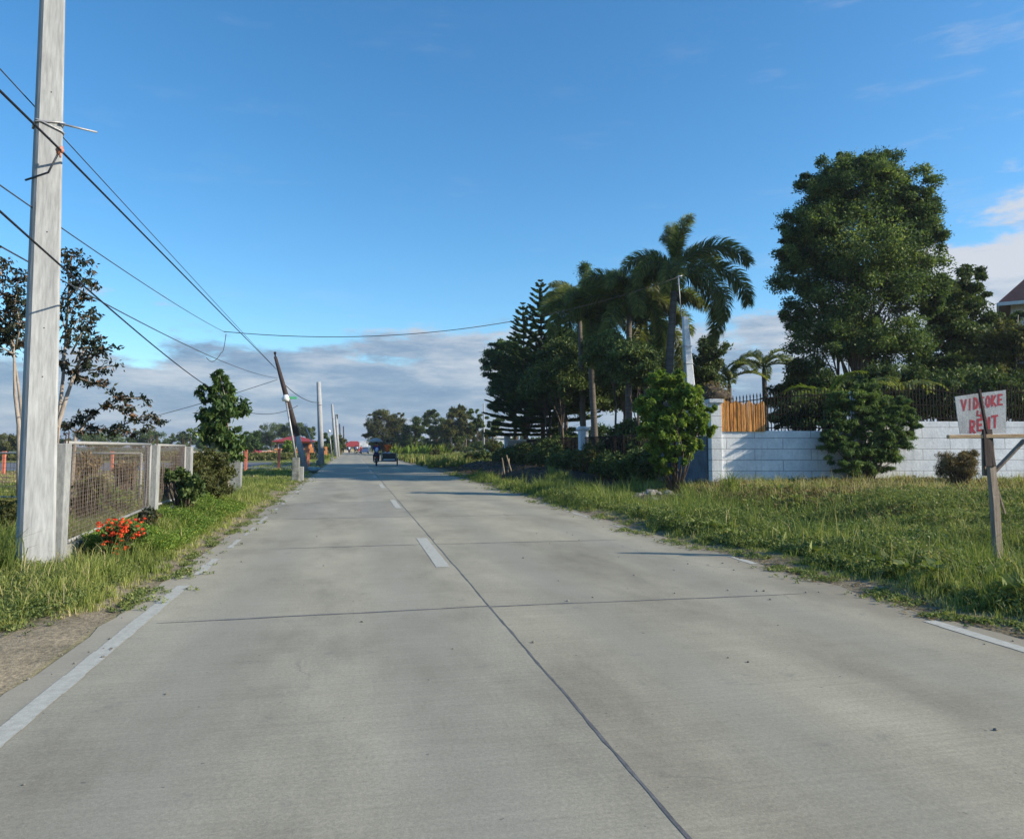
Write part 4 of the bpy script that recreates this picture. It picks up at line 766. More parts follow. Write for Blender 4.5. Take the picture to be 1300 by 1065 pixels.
# ------------------------------------------------------------------ people
def skin(name, verts, edges, radii, mat, parent, sub=1):
    o0 = org(parent); me = bpy.data.meshes.new(name); me.from_pydata([tuple(Vector(v) - o0) for v in verts], edges, []); me.materials.append(mat); o = bpy.data.objects.new(name, me); COL.objects.link(o); o.parent = parent
    md = o.modifiers.new('Skin', 'SKIN'); md.use_smooth_shade = True
    sv = me.skin_vertices[0].data
    for i, r in enumerate(radii): sv[i].radius = (r, r) if not hasattr(r, '__len__') else r; sv[i].use_root = (i == 0)
    s = o.modifiers.new('Subsurf', 'SUBSURF'); s.levels = sub; s.render_levels = sub; return o
def person(lab, base, pose, shirt, pants, scale=1, facing=0, group=None):
    t = thing('person', lab, 'person', base, group); B0 = Vector(base); cf, sf = math.cos(facing), math.sin(facing)
    def W(p): return B0 + Vector((p[0] * cf - p[1] * sf, p[0] * sf + p[1] * cf, p[2])) * scale
    if pose == 'ride':   # seated, arms forward to handlebar, z from ground
        J = dict(pel=(0, 0, .78), sp=(0, .03, .98), ch=(0, .07, 1.2), nk=(0, .09, 1.38), hd=(0, .11, 1.47), ht=(0, .12, 1.6), s=(.19, .08, 1.31), e=(.28, .28, 1.12), w=(.28, .52, 1.05), h=(.10, .03, .76), k=(.17, .42, .70), a=(.17, .30, .32), f=(.18, .46, .27))
    elif pose == 'sit':
        J = dict(pel=(0, 0, .62), sp=(0, .0, .84), ch=(0, .03, 1.06), nk=(0, .04, 1.24), hd=(0, .05, 1.33), ht=(0, .06, 1.46), s=(.19, .04, 1.17), e=(.25, .12, .92), w=(.18, .34, .80), h=(.10, .03, .60), k=(.13, .44, .62), a=(.13, .46, .25), f=(.13, .62, .2))
    else:
        J = dict(pel=(0, 0, .92), sp=(0, 0, 1.1), ch=(0, .01, 1.28), nk=(0, .01, 1.46), hd=(0, .03, 1.55), ht=(0, .03, 1.68), s=(.19, .01, 1.4), e=(.24, -.02, 1.12), w=(.25, .06, .87), h=(.10, 0, .9), k=(.11, .05, .5), a=(.11, -.02, .09), f=(.12, .16, .04))
    v = []; r = []; e = []
    def add(p, rad, par=None):
        v.append(W(p)); r.append(rad * scale)
        if par is not None: e.append((par, len(v) - 1))
        return len(v) - 1
    pel = add(J['pel'], .12); sp = add(J['sp'], .115, pel); ch = add(J['ch'], .13, sp); nk = add(J['nk'], .05, ch); hd = add(J['hd'], .082, nk); ht = add(J['ht'], .075, hd); nose = add((J['hd'][0], J['hd'][1] + .1, J['hd'][2] + .02), .014, hd)
    for s in (-1, 1):
        q = lambda k: (J[k][0] * s, J[k][1], J[k][2]); sh = add(q('s'), .055, ch); el_ = add(q('e'), .04, sh); wr = add(q('w'), .025, el_); wp = Vector(q('w')); d = (wp - Vector(q('e'))).normalized(); pl = add(wp + d * .06, .028, wr)
        for fi, ln in enumerate((.055, .07, .075, .07, .055)):
            side = (fi - 2) * .015; p1 = wp + d * (.08 + ln * .5) + Vector((side, 0, 0)); f1 = add(p1, .009, pl); add(p1 + d * ln * .3 + Vector((0, 0, -ln * .5)), .008, f1)
        hp = add(q('h'), .085, pel); kn = add(q('k'), .06, hp); an = add(q('a'), .038, kn); add(q('f'), .032, an)
    skin('body', v, e, r, M['skin'], t)
    skin('shirt', [W(J['pel']), W(J['sp']), W(J['ch']), W((J['nk'][0], J['nk'][1], J['nk'][2] - .06)), W(J['s']), W(tuple((a_ + b_) / 2 for a_, b_ in zip(J['s'], J['e']))), W((-J['s'][0],) + tuple(J['s'][1:])), W((-(J['s'][0] + J['e'][0]) / 2, (J['s'][1] + J['e'][1]) / 2, (J['s'][2] + J['e'][2]) / 2))], [(0, 1), (1, 2), (2, 3), (2, 4), (4, 5), (2, 6), (6, 7)], [x * scale for x in (.15, .145, .165, .075, .085, .07, .085, .07)], shirt, t)
    mi = lambda k: (-J[k][0],) + tuple(J[k][1:]); skin('trousers', [W(J['pel'])] + [W(x) for x in (J['h'], J['k'], J['a'], mi('h'), mi('k'), mi('a'))], [(0, 1), (1, 2), (2, 3), (0, 4), (4, 5), (5, 6)], [x * scale for x in (.14, .105, .08, .055, .105, .08, .055)], pants, t)
    mb = MB(); c = W((J['ht'][0], J['ht'][1] - .02, J['ht'][2])); mb.ball(c, (.095 * scale, .10 * scale, .09 * scale), 12, 8); mb.build('hair', M['hair'], t, True); return t
# ------------------------------------------------------------------ tricycle
def wheel(parent, c, ax, R, r=.045):
    mb = MB(); mb.ring(c, ax, R - r, r, 22, 7); ty = mb.build('wheel', M['rubber'], parent, True); mb = MB(); mb.ring(c, ax, R - 2.1 * r, .012, 20, 5); c_ = Vector(c); ax = Vector(ax).normalized(); u = ax.orthogonal().normalized(); w_ = ax.cross(u)
    for k in range(10): a_ = 2 * math.pi * k / 10; mb.tube([c_, c_ + (u * math.cos(a_) + w_ * math.sin(a_)) * (R - 2.1 * r)], .005, 4, False)
    mb.disc(c_, ax, .05, .08); mb.build('rim', M['chrome'], ty, True)
def tricycle(lab, b, group=None, sc=M['black_paint']):
    """motorbike at b with open sidecar to its right, heading +Y"""
    b = Vector(b); t = thing('tricycle', lab, 'tricycle', b, group); q = lambda x, y, z: b + Vector((x, y, z))
    wheel(t, q(0, -.55, .29), (1, 0, 0), .29, .055); wheel(t, q(0, .72, .29), (1, 0, 0), .29, .045); wheel(t, q(1.62, -.1, .27), (1, 0, 0), .27, .045)
    mb = MB(); mb.tube([q(0, -.55, .29), q(0, -.1, .42), q(0, .3, .4), q(0, .5, .85)], .035, 6); mb.tube([q(0, -.7, .72), q(0, 0, .62), q(0, .5, .85)], .04, 6); mb.tube([q(-.09, -.55, .29), q(-.09, -.45, .7)], .025, 6); mb.tube([q(.09, -.55, .29), q(.09, -.45, .7)], .025, 6); mb.box(q(0, .12, .42), (.24, .36, .3)); mb.build('frame', M['black_paint'], t)
    mb = MB(); mb.ball(q(0, .25, .82), (.14, .28, .14), 12, 8); mb.build('fuel_tank', M['red_cloth'], t, True); mb = MB(); mb.box(q(0, -.3, .76), (.26, .72, .1)); mb.build('seat', M['rubber'], t, bevel=.03)
    mb = MB(); mb.tube([q(-.07, .72, .29), q(-.07, .55, .95)], .02, 6); mb.tube([q(.07, .72, .29), q(.07, .55, .95)], .02, 6); mb.build('fork', M['chrome'], t, True); mb = MB(); mb.tube([q(-.36, .48, 1.03), q(-.1, .55, 1.0), q(.1, .55, 1.0), q(.36, .48, 1.03)], .016, 6); mb.build('handlebar', M['chrome'], t, True)
    mb = MB(); mb.box(q(0, -.82, .7), (.13, .06, .09)); mb.build('tail_light', M['red_cloth'], t); mb = MB(); mb.tube([q(-.14, .1, .28), q(-.15, -.75, .36)], .04, 8); mb.build('exhaust', M['chrome'], t, True); mb = MB(); mb.sheet([q(-.07, -.92, .38), q(.07, -.92, .38), q(.06, -.78, .68), q(-.06, -.78, .68)], .02); mb.build('rear_fender', M['black_paint'], t)
    s = MB(); 
    for y in (-.75, .75): s.tube([q(.12, y, .36), q(1.52, y, .36)], .025, 6)
    for x in (.42, 1.5): s.tube([q(x, -.75, .36), q(x, .75, .36)], .025, 6); s.tube([q(x, -.75, .36), q(x, -.75, 1.02), q(x, .1, 1.0), q(x, .75, .75), q(x, .75, .36)], .022, 6)
    s.tube([q(.42, -.75, 1.02), q(1.5, -.75, 1.02)], .022, 6); s.build('sidecar_frame', M['chrome'], t, True)
    mb = MB(); mb.box(q(.96, 0, .39), (1.04, 1.46, .04)); mb.box(q(.96, -.73, .70), (1.02, .03, .56)); mb.box(q(1.49, 0, .62), (.03, 1.4, .44)); mb.box(q(.96, .73, .55), (1.02, .03, .34)); mb.build('sidecar_body', sc, t, bevel=.01)
    mb = MB(); mb.box(q(.94, -.3, .56), (.86, .42, .14)); mb.build('sidecar_seat', M['rubber'], t, bevel=.03); mb = MB(); mb.box(q(.34, -.72, .62), (.05, .03, .6)); mb.box(q(1.56, -.42, .7), (.04, .03, .5)); mb.build('painted_stay', M['yellow'], t)
    mb = MB(); mb.tube([q(1.62, -.45, .5), q(1.62, -.1, .62), q(1.62, .25, .5)], .05, 6); mb.build('sidecar_fender', sc, t, True); mb = MB(); mb.box(q(.96, -.755, .5), (.9, .02, .08)); mb.build('bumper_plate', M['white_truck'], t); return t
tb = GX(478, 59.5); tricycle('dark tricycle with open sidecar driving away in the tree shade', (tb.x, tb.y, 0))
dr = person('person in blue shirt with white back panel and red collar driving the tricycle', (tb.x, tb.y - .12, .02), 'ride', M['blue'], M['navy'], 1.12)
mb = MB(); mb.ball((tb.x + .02, tb.y - .23, 1.26), (.125, .07, .19), 12, 8); mb.build('back_panel', M['white_cloth'], dr, True); mb = MB(); mb.ring((tb.x, tb.y - .02, 1.52), (0, .1, 1), .11, .055, 14, 6); mb.build('collar', M['red_cloth'], dr, True)
person('person in orange shirt riding in the sidecar of the tricycle', (tb.x + .85, tb.y - .12, .30), 'sit', M['orange_cloth'], M['white_cloth'], 1.12)
person('person in dark clothes seated at the tricycle side under the umbrella', (tb.x + .05, tb.y + .28, .06), 'ride', M['blue'], M['navy'], .98) if False else None
ub = Vector((tb.x - .05, tb.y + .12, 1.98)); t = thing('umbrella', 'grey umbrella held over the tricycle driver', 'umbrella', ub); mb = MB(); mb.tube([ub - Vector((-.28, -.2, .85)), ub + Vector((0, 0, .12))], .012, 6); mb.build('shaft', M['chrome'], t)
mb = MB(); vs = [ub + Vector((0, 0, .2))]; fs = []
for rr_, zz in ((.22, .17), (.42, .06), (.56, -.10)):
    for k in range(16): a_ = 2 * math.pi * k / 16; vs.append(ub + Vector((rr_ * math.cos(a_), rr_ * math.sin(a_), zz - (.03 if k % 2 and rr_ > .5 else 0))))
for k in range(16): fs.append((0, 1 + k, 1 + (k + 1) % 16))
for i in range(2):
    for k in range(16): fs.append((1 + i * 16 + k, 17 + i * 16 + k, 17 + i * 16 + (k + 1) % 16, 1 + i * 16 + (k + 1) % 16))
mb.add(vs, fs); o = mb.build('canopy', M['umbrella'], t, True); so_ = o.modifiers.new('Solid', 'SOLIDIFY'); so_.thickness = .012
for px, z, lab in ((447, 165, 'far tricycle coming along the road on the left'), (455.5, 175, 'far tricycle beside the people near the red roofed building')):
    b = GX(px, z); tricycle(lab, (b.x - .6, b.y, 0), 'far tricycles at the road end', M['yellow'] if px < 450 else M['red_cloth']); person('tiny distant person riding ' + ('the leftmost' if px < 450 else 'the right hand') + ' far tricycle', (b.x - .6, b.y - .1, .02), 'ride', M['white_cloth'] if px < 450 else M['red_cloth'], M['navy'], group='distant people at the road end')
for px, z, lab, sh in ((451, 160, 'distant person in dark blue standing in the road', M['blue']), (458.5, 158, 'distant person in red standing left of the blue car', M['red_cloth']), (453.5, 168, 'distant person in white between the far tricycles', M['white_cloth'])):
    b = GX(px, z); person(lab, (b.x, b.y, 0), 'stand', sh, M['navy'], group='distant people at the road end')
b = GX(461.8, 175); t = thing('parked_truck', 'white truck with slatted cargo body at the end of the road', 'truck', b); q = lambda x, y, z: b + Vector((x, y, z))
mb = MB(); mb.box(q(0, 2.4, .75), (1.9, 5.6, .25)); mb.build('chassis', M['black_paint'], t); mb = MB(); mb.box(q(0, 4.3, 1.6), (1.9, 1.5, 1.6)); mb.build('cab', M['white_truck'], t, bevel=.1); mb = MB()
for z in (1.05, 1.45, 1.85, 2.25, 2.65): mb.box(q(0, -.35, z), (2.0, .06, .2)); [mb.box(q(s, 1.5, z), (.06, 3.7, .2)) for s in (-1, 1)]
for x in (-.97, -.3, .35, .97): mb.box(q(x, -.31, 1.8), (.08, .06, 2.0))
mb.box(q(0, 1.5, .92), (1.96, 3.7, .08)); mb.build('cargo_body', M['white_truck'], t)
for x in (-.85, .85):
    for y in (.6, 4.2): wheel(t, q(x, y, .42), (1, 0, 0), .42, .1)
for x in (-.8, .8): mb = MB(); mb.box(q(x, -.42, .85), (.16, .05, .14)); mb.build('tail_light', M['red_cloth'], t)
b = GX(463.2, 160); t = thing('parked_car', 'small blue car parked in front of the white truck', 'car', b); q = lambda x, y, z: b + Vector((x, y, z)); mb = MB()
prof = [(-2, .35), (-2.02, .85), (-1.75, .95), (-1.3, 1.42), (.3, 1.45), (1.0, .98), (1.9, .85), (2.0, .4)]; n = len(prof); mb.add([q(-.8 + (.12 if z > 1.2 else 0), y, z) for y, z in prof] + [q(.8 - (.12 if z > 1.2 else 0), y, z) for y, z in prof], [tuple(range(n)), tuple(reversed(range(n, 2 * n)))] + [(i, n + i, n + (i + 1) % n, (i + 1) % n) for i in range(n)]); mb.build('body', M['blue_car'], t, bevel=.05)
mb = MB(); mb.sheet([q(-.62, -1.74, 1.0), q(.62, -1.74, 1.0), q(.56, -1.38, 1.36), q(-.56, -1.38, 1.36)], .02); mb.build('rear_window', M['glass'], t)
for x in (-.74, .74):
    for y in (-1.3, 1.3): wheel(t, q(x, y, .3), (1, 0, 0), .3, .08)
    mb = MB(); mb.box(q(x * .85, -2.02, .75), (.22, .05, .12)); mb.build('tail_light', M['red_cloth'], t)
# ------------------------------------------------------------------ right: trees
def gp(px, z, dz=0): p = GX(px, z); p.z = gz(p.x, p.y) + dz; return p
tree('broadleaf_tree', 'tall dense round crowned green tree standing behind the white wall', 'tree', 'trees of the walled garden', gp(1092, 34), PT(1090, 380, 34), .16,
     [BL(1092, 245, 34, 66, 56, 2.4), (BL(1142, 285, 34, 52, 58, 2)), BL(1038, 285, 34, 50, 55, 2), BL(1022, 355, 34.3, 42, 56, 1.8), BL(1160, 350, 34, 42, 60, 1.8), BL(1092, 340, 33.6, 84, 80, 2.8), BL(1050, 425, 34, 62, 44, 2.2), BL(1125, 432, 34, 66, 42, 2.2), BL(1008, 400, 34, 26, 26, 1.2), BL(1040, 240, 34, 34, 34, 1.4), BL(1155, 242, 34, 34, 36, 1.5), BL(1178, 290, 34, 28, 42, 1.5), BL(1172, 372, 34, 26, 36, 1.4), BL(1010, 290, 34, 24, 30, 1.2), BL(1118, 216, 34, 40, 26, 1.3), BL(1005, 320, 34, 24, 36, 1.2), BL(1075, 212, 34, 44, 24, 1.2), BL(1115, 218, 34, 34, 30, 1.2)],
     700, 330, .145, .06, 'leaf_mango', 'bark', 38, .24, 0, .8, 3, None, .25, .5, .3, stems=((gp(1078, 34.4), PT(1068, 420, 34.4), .1), (gp(1100, 33.6), PT(1125, 400, 33.8), .09)))
tree('broadleaf_tree', 'dark loose tree between the big round tree and the maroon roof', 'tree', 'trees of the walled garden', gp(1215, 36.5), PT(1212, 400, 36.5), .18,
     [BL(1222, 365, 36, 36, 34, 1.4), BL(1200, 410, 36, 42, 48, 1.7), BL(1180, 465, 36, 42, 42, 1.7), BL(1240, 430, 36, 44, 50, 1.7), BL(1246, 375, 36.5, 20, 20, .8), BL(1268, 408, 36.5, 24, 20, .8), BL(1296, 402, 36.5, 22, 14, .8), BL(1240, 345, 36.5, 20, 16, .8), BL(1215, 475, 36, 60, 34, 2)], 190, 230, .2, .09, 'leaf_dark', 'bark', 26, .27, .2, .7, 5, None, .2)
tree('broadleaf_tree', 'olive green tree with thin pale stems at the right edge', 'tree', 'trees of the walled garden', gp(1275, 33), PT(1280, 420, 33), .08,
     [BL(1280, 432, 33, 34, 30, 1.4), BL(1300, 455, 33, 40, 40, 1.5), BL(1262, 470, 33, 34, 34, 1.4), BL(1316, 425, 33, 20, 20, 1)], 130, 210, .17, .07, 'leaf_olive', 'bark_pale', 22, .27, .3, .7, 6, None, .2, stems=((gp(1288, 33.2), PT(1292, 400, 33), .05), (gp(1265, 32.8), PT(1262, 430, 33), .05)))
bush('garden_shrub', 'dark shrub mass behind the railing under the big round tree', 'shrub', 'dark shrubs inside the walled garden', gp(1120, 31), [BL(1110, 495, 31, 42, 36), BL(1160, 500, 31, 40, 36), BL(1060, 500, 31, 36, 30)], 150, 200, .18, .07, 'leaf_dark', 8)
bush('garden_shrub', 'dark shrub mass behind the railing right of the feathery bush', 'shrub', 'dark shrubs inside the walled garden', gp(1215, 30), [BL(1200, 505, 30, 42, 34), BL(1250, 500, 30, 46, 38), BL(1300, 505, 30, 40, 34)], 170, 200, .18, .07, 'leaf_dark', 9)
bush('garden_shrub', 'dark green shrub behind the railing left of the big round tree', 'shrub', 'dark shrubs inside the walled garden', gp(1018, 38), [BL(1020, 480, 38, 34, 32), BL(1000, 505, 38, 30, 22), BL(1045, 495, 38, 24, 26)], 110, 200, .18, .07, 'leaf_dark', 10)
bush('garden_shrub', 'distant dark tree mass behind the corner pillar', 'shrub', None, gp(905, 44), [BL(895, 470, 44, 24, 34), BL(905, 445, 44, 20, 24), BL(880, 490, 44, 22, 30)], 90, 200, .2, .08, 'leaf_dark', 12)
bush('garden_shrub', 'dark clipped shrub right behind the railing left of the feathery bush', 'shrub', 'dark shrubs inside the walled garden', gp(1020, 29), [BL(1015, 525, 29, 28, 24), BL(1050, 520, 29, 30, 28), BL(990, 532, 29, 18, 14)], 110, 180, .16, .06, 'leaf_dark', 15)
# feathery bush in front of the wall
bush('feathery_bush', 'large feathery dark green bush growing in front of the white wall', 'bush', None, gp(1098, 24.6), [BL(1095, 520, 24.65, 54, 36, .32), BL(1066, 555, 24.6, 36, 36, .32), BL(1128, 548, 24.6, 44, 44, .35), BL(1098, 580, 24.55, 60, 32, .38), BL(1142, 518, 24.7, 24, 22, .3), BL(1062, 512, 24.7, 20, 20, .3), BL(1100, 496, 24.7, 26, 18, .3), BL(1158, 540, 24.6, 14, 20, .25)], 520, 210, .15, .026, 'leaf_feather', 11, 'bark', .17, .25, 9, flat=.45, upbias=1.2)
bush('dry_bush', 'dry brown twiggy bush at the wall foot left of the sign', 'bush', None, gp(1214, 21.5), [BL(1212, 592, 21.5, 26, 22), BL(1225, 580, 21.6, 16, 14)], 70, 200, .11, .014, 'leaf_dry', 13, stems=20)
# leafy bush in front of stub pole
bush('leafy_bush', 'tall fresh green leafy bush growing from rubble beside the corner pillar', 'bush', None, gp(856, 23.3), [BL(845, 490, 23.5, 26, 22), BL(825, 515, 23.4, 24, 24), BL(868, 505, 23.2, 26, 24), BL(885, 530, 23.2, 22, 24), BL(845, 540, 23.1, 34, 30), BL(835, 570, 23.1, 18, 18), BL(872, 565, 23.1, 22, 20), BL(855, 578, 22.9, 20, 18), BL(845, 590, 23.2, 15, 14), BL(895, 545, 23.2, 14, 12), BL(818, 545, 23.1, 14, 16), BL(862, 478, 23.4, 14, 10), BL(902, 520, 23.2, 8, 8), BL(828, 482, 23.4, 10, 10)], 330, 105, .16, .052, 'leaf_bright', 14, 'bark', .2, .45, 9)
c = gp(832, 22.6); t = thing('rubble_heap', 'small heap of broken stones and soil at the foot of the leafy bush', 'rubble', c); rr = random.Random(4)
mb = MB(); mb.ball(c, (1.1, .7, .34), 18, 8, .12); mb.build('soil_mound', M['soil'], t)
for k in range(22):
    a_ = rr.uniform(0, 6.28); r_ = rr.uniform(0, 1) ** .7; s_ = rr.uniform(.06, .19); q = c + Vector((math.cos(a_) * r_ * 1.0, math.sin(a_) * r_ * .6, .34 * (1 - r_ * r_) ** .5 + s_ * .2)); mb = MB(); mb.ball(q, (s_, s_ * rr.uniform(.6, 1), s_ * rr.uniform(.45, .8)), 7, 5, .22); mb.build('stone', M['stone'], t)
# palms
rg = np.random.default_rng(21); PR = [frond_mesh(3.9, 1.0, 2.3, 680, .74, .034, True, rg), frond_mesh(4.0, .6, 2.0, 680, .74, .034, True, rg), frond_mesh(3.7, 1.4, 1.9, 640, .68, .034, True, rg)]
TL = [.1, -.1, -.45, .2, -.75, 0]
def palm_px(lab, pxb, z, pxt, pyt, r, nf, seed, sc, az0=0): return palm('foxtail_palm', lab, 'foxtail palms behind the garden fence', gp(pxb, z), PT(pxt, pyt - 24, z), r, PR, nf, seed, sc, .8, az0, tilts=TL)
pb_ = gp(844, 36); t = palm('foxtail_palm', 'tallest foxtail palm with long arching fronds behind the white stub pole', 'foxtail palms behind the garden fence', pb_, PT(856, 370, 36), .17, PR, 0, 31, 1, .9); top = PT(858, 346, 36) - pb_
th0 = math.atan2(RT.y, RT.x)             # azimuth of the viewer's right
for az, k, tl, sc_ in ((.05, 1, .40, 1.1), (-.15, 1, -.2, 1.12), (.12, 1, -.8, 1.1), (.5, 0, .15, .95), (-.5, 1, -.6, 1.0), (1.5, 2, .3, 1.1), (1.35, 2, .15, .95), (1.75, 2, .30, .85), (2.6, 0, -.2, .8), (-2.7, 0, -.35, .8), (-2.0, 1, -.3, .8), (3.2, 0, -.05, .85), (-1.4, 2, .2, .95), (-1.7, 0, -.5, .8)):
    place_frond(t, PR[k][0], PR[k][1], top, th0 + az, tl, sc_)
palm_px('foxtail palm with drooping bronze fronds left of the tallest palm', 800, 38, 799, 425, .14, 17, 32, .98, .4)
palm_px('foxtail palm with crown touching the conifer in the middle of the row', 757, 40, 748, 448, .14, 15, 33, .85, 1.2)
palm_px('foxtail palm with dense crown just left of the middle palm', 742, 45, 736, 432, .14, 13, 34, .8, 2.0)
palm_px('shaded foxtail palm low behind the leafy bush', 822, 40, 820, 448, .13, 16, 35, 1.0, .9)
# small palms further back
rg = np.random.default_rng(5); PS = [frond_mesh(2.6, 1.0, 1.9, 110, .6, .05, False, rg, mat='leaf_palm'), frond_mesh(2.6, .5, 1.5, 110, .6, .05, False, rg, mat='leaf_palm')]
palm('garden_palm', 'small palm just right of the corner pillar in the background', 'small palms behind the wall', gp(928, 46), PT(926, 492, 46), .13, PS, 13, 41, .95, .5)
palm('garden_palm', 'small bright palm behind the railing under the open sky', 'small palms behind the wall', gp(970, 46), PT(970, 478, 46), .15, PS, 14, 42, .9, .6)
PA = [frond_mesh(1.9, 1.25, 1.9, 90, .42, .035, False, rg, mat='leaf_areca', fold=.35), frond_mesh(1.8, 1.45, 1.6, 90, .42, .035, False, rg, mat='leaf_areca', fold=.35)]
t = thing('areca_palm', 'yellow green arching palm leaning over the railing beside the feathery bush', 'palm tree', gp(1058, 26.6)); mb = MB(); b0 = gp(1058, 26.6)
for k, (dx, dy) in enumerate(((0, 0), (.12, .1), (-.12, .08), (.05, -.1))): mb.tube([b0 + Vector((dx, dy, -.1)), b0 + Vector((dx * 1.8, dy * 1.8, 2.5))], [.05, .03], 7)
mb.build('canes', M['palm_shaft'], t, True)
for k in range(15): place_frond(t, PA[k % 2][0], PA[k % 2][1], (random.uniform(-.2, .2), random.uniform(-.2, .2), random.uniform(2.1, 2.8)), k * 2.4, random.uniform(-.15, .15), random.uniform(.8, 1.1))
t = thing('areca_palm', 'slender drooping palm rising above the feathery bush', 'palm tree', gp(1150, 27)); b0 = gp(1150, 27); mb = MB(); mb.tube([b0, b0 + Vector((0, 0, 3.0))], [.06, .04], 7); mb.build('canes', M['palm_shaft'], t, True)
PB = [frond_mesh(1.9, 1.2, 2.0, 90, .42, .035, False, rg, mat='leaf_palm', fold=.35)]
for k in range(9): place_frond(t, PB[0][0], PB[0][1], (0, 0, 2.8), k * 2.4, random.uniform(-.1, .2), random.uniform(.8, 1.1))
# Norfolk pines
def norfolk(name, lab, base, top, Rb, nw, seed, start=.18, grp='conifers behind the garden fence', dens=1.0, dark=False):
    rd = np.random.default_rng(seed); base = Vector(base); top = Vector(top); Ht = top.z - base.z; t = thing(name, lab, 'conifer', base, grp); mb = MB(); mb.tube([base - Vector((0, 0, .2)), base.lerp(top, .5), top], [.2, .11, .015], 9); Vs = []; Ts = []
    for w_ in range(nw):
        f = start + (1 - start) * (w_ / (nw - 1)) ** .92; R = Rb * (1 - f) ** .72 * (.9 + .25 * rd.random()) + .12; nb_ = 6 if f < .85 else 5; p = base.lerp(top, f); a0 = rd.random() * 6.28
        for k in range(nb_):
            az = a0 + 2 * math.pi * k / nb_ + rd.normal(0, .08); d = np.array([math.cos(az), math.sin(az), 0]); Lb = R * rd.uniform(.8, 1.1); rise = .12 + .5 * f
            ns = max(6, int(30 * dens * Lb)); s = rd.uniform(.12, 1, ns); P = np.array(p)[None] + d[None] * (s * Lb)[:, None]; P[:, 2] += Lb * (rise * s ** 1.5 - .22 * s * (1 - f))
            side = np.cross(d, [0, 0, 1.]); sg = rd.choice([-1, 1], ns)[:, None]; D = unit(d[None] * .8 + side[None] * sg * .7 + np.array([0, 0, 1.])[None] * rd.uniform(.05, .5, (ns, 1)))
            ln = np.clip(.20 * Lb * (1 - s * .6) + .14, .1, .55)
            for rot in (0, 1):
                Nn = np.cross(D, side[None] * sg) if rot == 0 else np.tile(side, (ns, 1)) + D * .01
                Vs.append(leafq(P + D * ln[:, None] / 2, D, unit(Nn), ln, np.full(ns, .075))); Ts.append(np.clip(rd.normal(.45, .2, ns), 0, 1))
            # needles sleeve along the branch
            ss = rd.uniform(.05, 1, ns); Q = np.array(p)[None] + d[None] * (ss * Lb)[:, None]; Q[:, 2] += Lb * (rise * ss ** 1.5 - .22 * ss * (1 - f)); Vs.append(leafq(Q, unit(d[None] + rd.normal(0, .25, (ns, 3))), unit(rd.normal(size=(ns, 3))), np.full(ns, .3), np.full(ns, .1))); Ts.append(np.clip(rd.normal(.35, .2, ns), 0, 1))
            e = Vector(p) + Vector(d) * Lb * .95 + Vector((0, 0, Lb * (rise * .93 - .01))); mb.tube([p, Vector(p).lerp(e, .5) + Vector((0, 0, -.07 * Lb)), e], [.022 + .012 * Lb, .016, .005], 4, False)
    mb.build('trunk', M['bark'], t, True); quads('foliage', np.concatenate(Vs), M['leaf_pine'], t, np.concatenate(Ts)); return t
norfolk('norfolk_pine', 'tallest tiered conifer with pointed top at the left of the palm row', gp(690, 54), PT(686, 357, 54), 3.2, 24, 51, dens=2.2)
norfolk('norfolk_pine', 'second tiered conifer just left of the tallest one', gp(668, 57), PT(664, 386, 57), 3.0, 22, 52, dens=2.2)
norfolk('norfolk_pine', 'tiered conifer with wide low tiers under the row of trees', gp(655, 60), PT(652, 425, 60), 2.9, 18, 53, start=.3, dens=2.2)
norfolk('norfolk_pine', 'shaded tiered conifer between tallest conifer and palms', gp(712, 50), PT(712, 405, 50), 3.2, 20, 54, start=.3, dens=2.2)
tree('columnar_conifer', 'narrow light green spire poking above the palms', 'conifer', 'conifers behind the garden fence', gp(745, 52), PT(743, 345, 52), .12, [BL(742, 345, 52, 6, 18, .35), BL(743, 375, 52, 9, 30, .5), BL(744, 420, 52, 14, 40, .8)], 70, 130, .2, .05, 'leaf_pine', 'bark', 8, .6, 0, 1.2, 55)
tree('weeping_tree', 'dark drooping tree at the left end of the tree row', 'tree', 'shade trees behind the garden fence', gp(652, 62), PT(648, 470, 62), .16, [BL(640, 450, 62, 26, 20, 1.8), BL(628, 465, 62, 20, 22, 1.4), BL(650, 490, 62, 34, 22, 2), BL(640, 515, 62, 24, 9, 1.6)], 190, 190, .26, .08, 'leaf_pine', 'bark', 26, .28, .6, .6, 56)
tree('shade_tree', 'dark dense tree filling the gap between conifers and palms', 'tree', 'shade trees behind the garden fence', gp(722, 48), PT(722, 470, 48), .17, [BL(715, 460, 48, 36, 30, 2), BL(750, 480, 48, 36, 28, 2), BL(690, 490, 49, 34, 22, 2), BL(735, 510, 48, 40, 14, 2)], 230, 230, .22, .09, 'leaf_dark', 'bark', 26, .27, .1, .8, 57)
tree('shade_tree', 'dark shaded tree behind the palms near the stub pole', 'tree', 'shade trees behind the garden fence', gp(790, 44), PT(792, 470, 44), .17, [BL(790, 470, 44, 34, 34, 2), BL(825, 460, 44, 30, 34, 2), BL(815, 500, 44, 30, 16, 1.6), BL(770, 440, 45, 24, 24, 1.6)], 230, 230, .22, .09, 'leaf_dark', 'bark', 26, .27, .1, .8, 58)
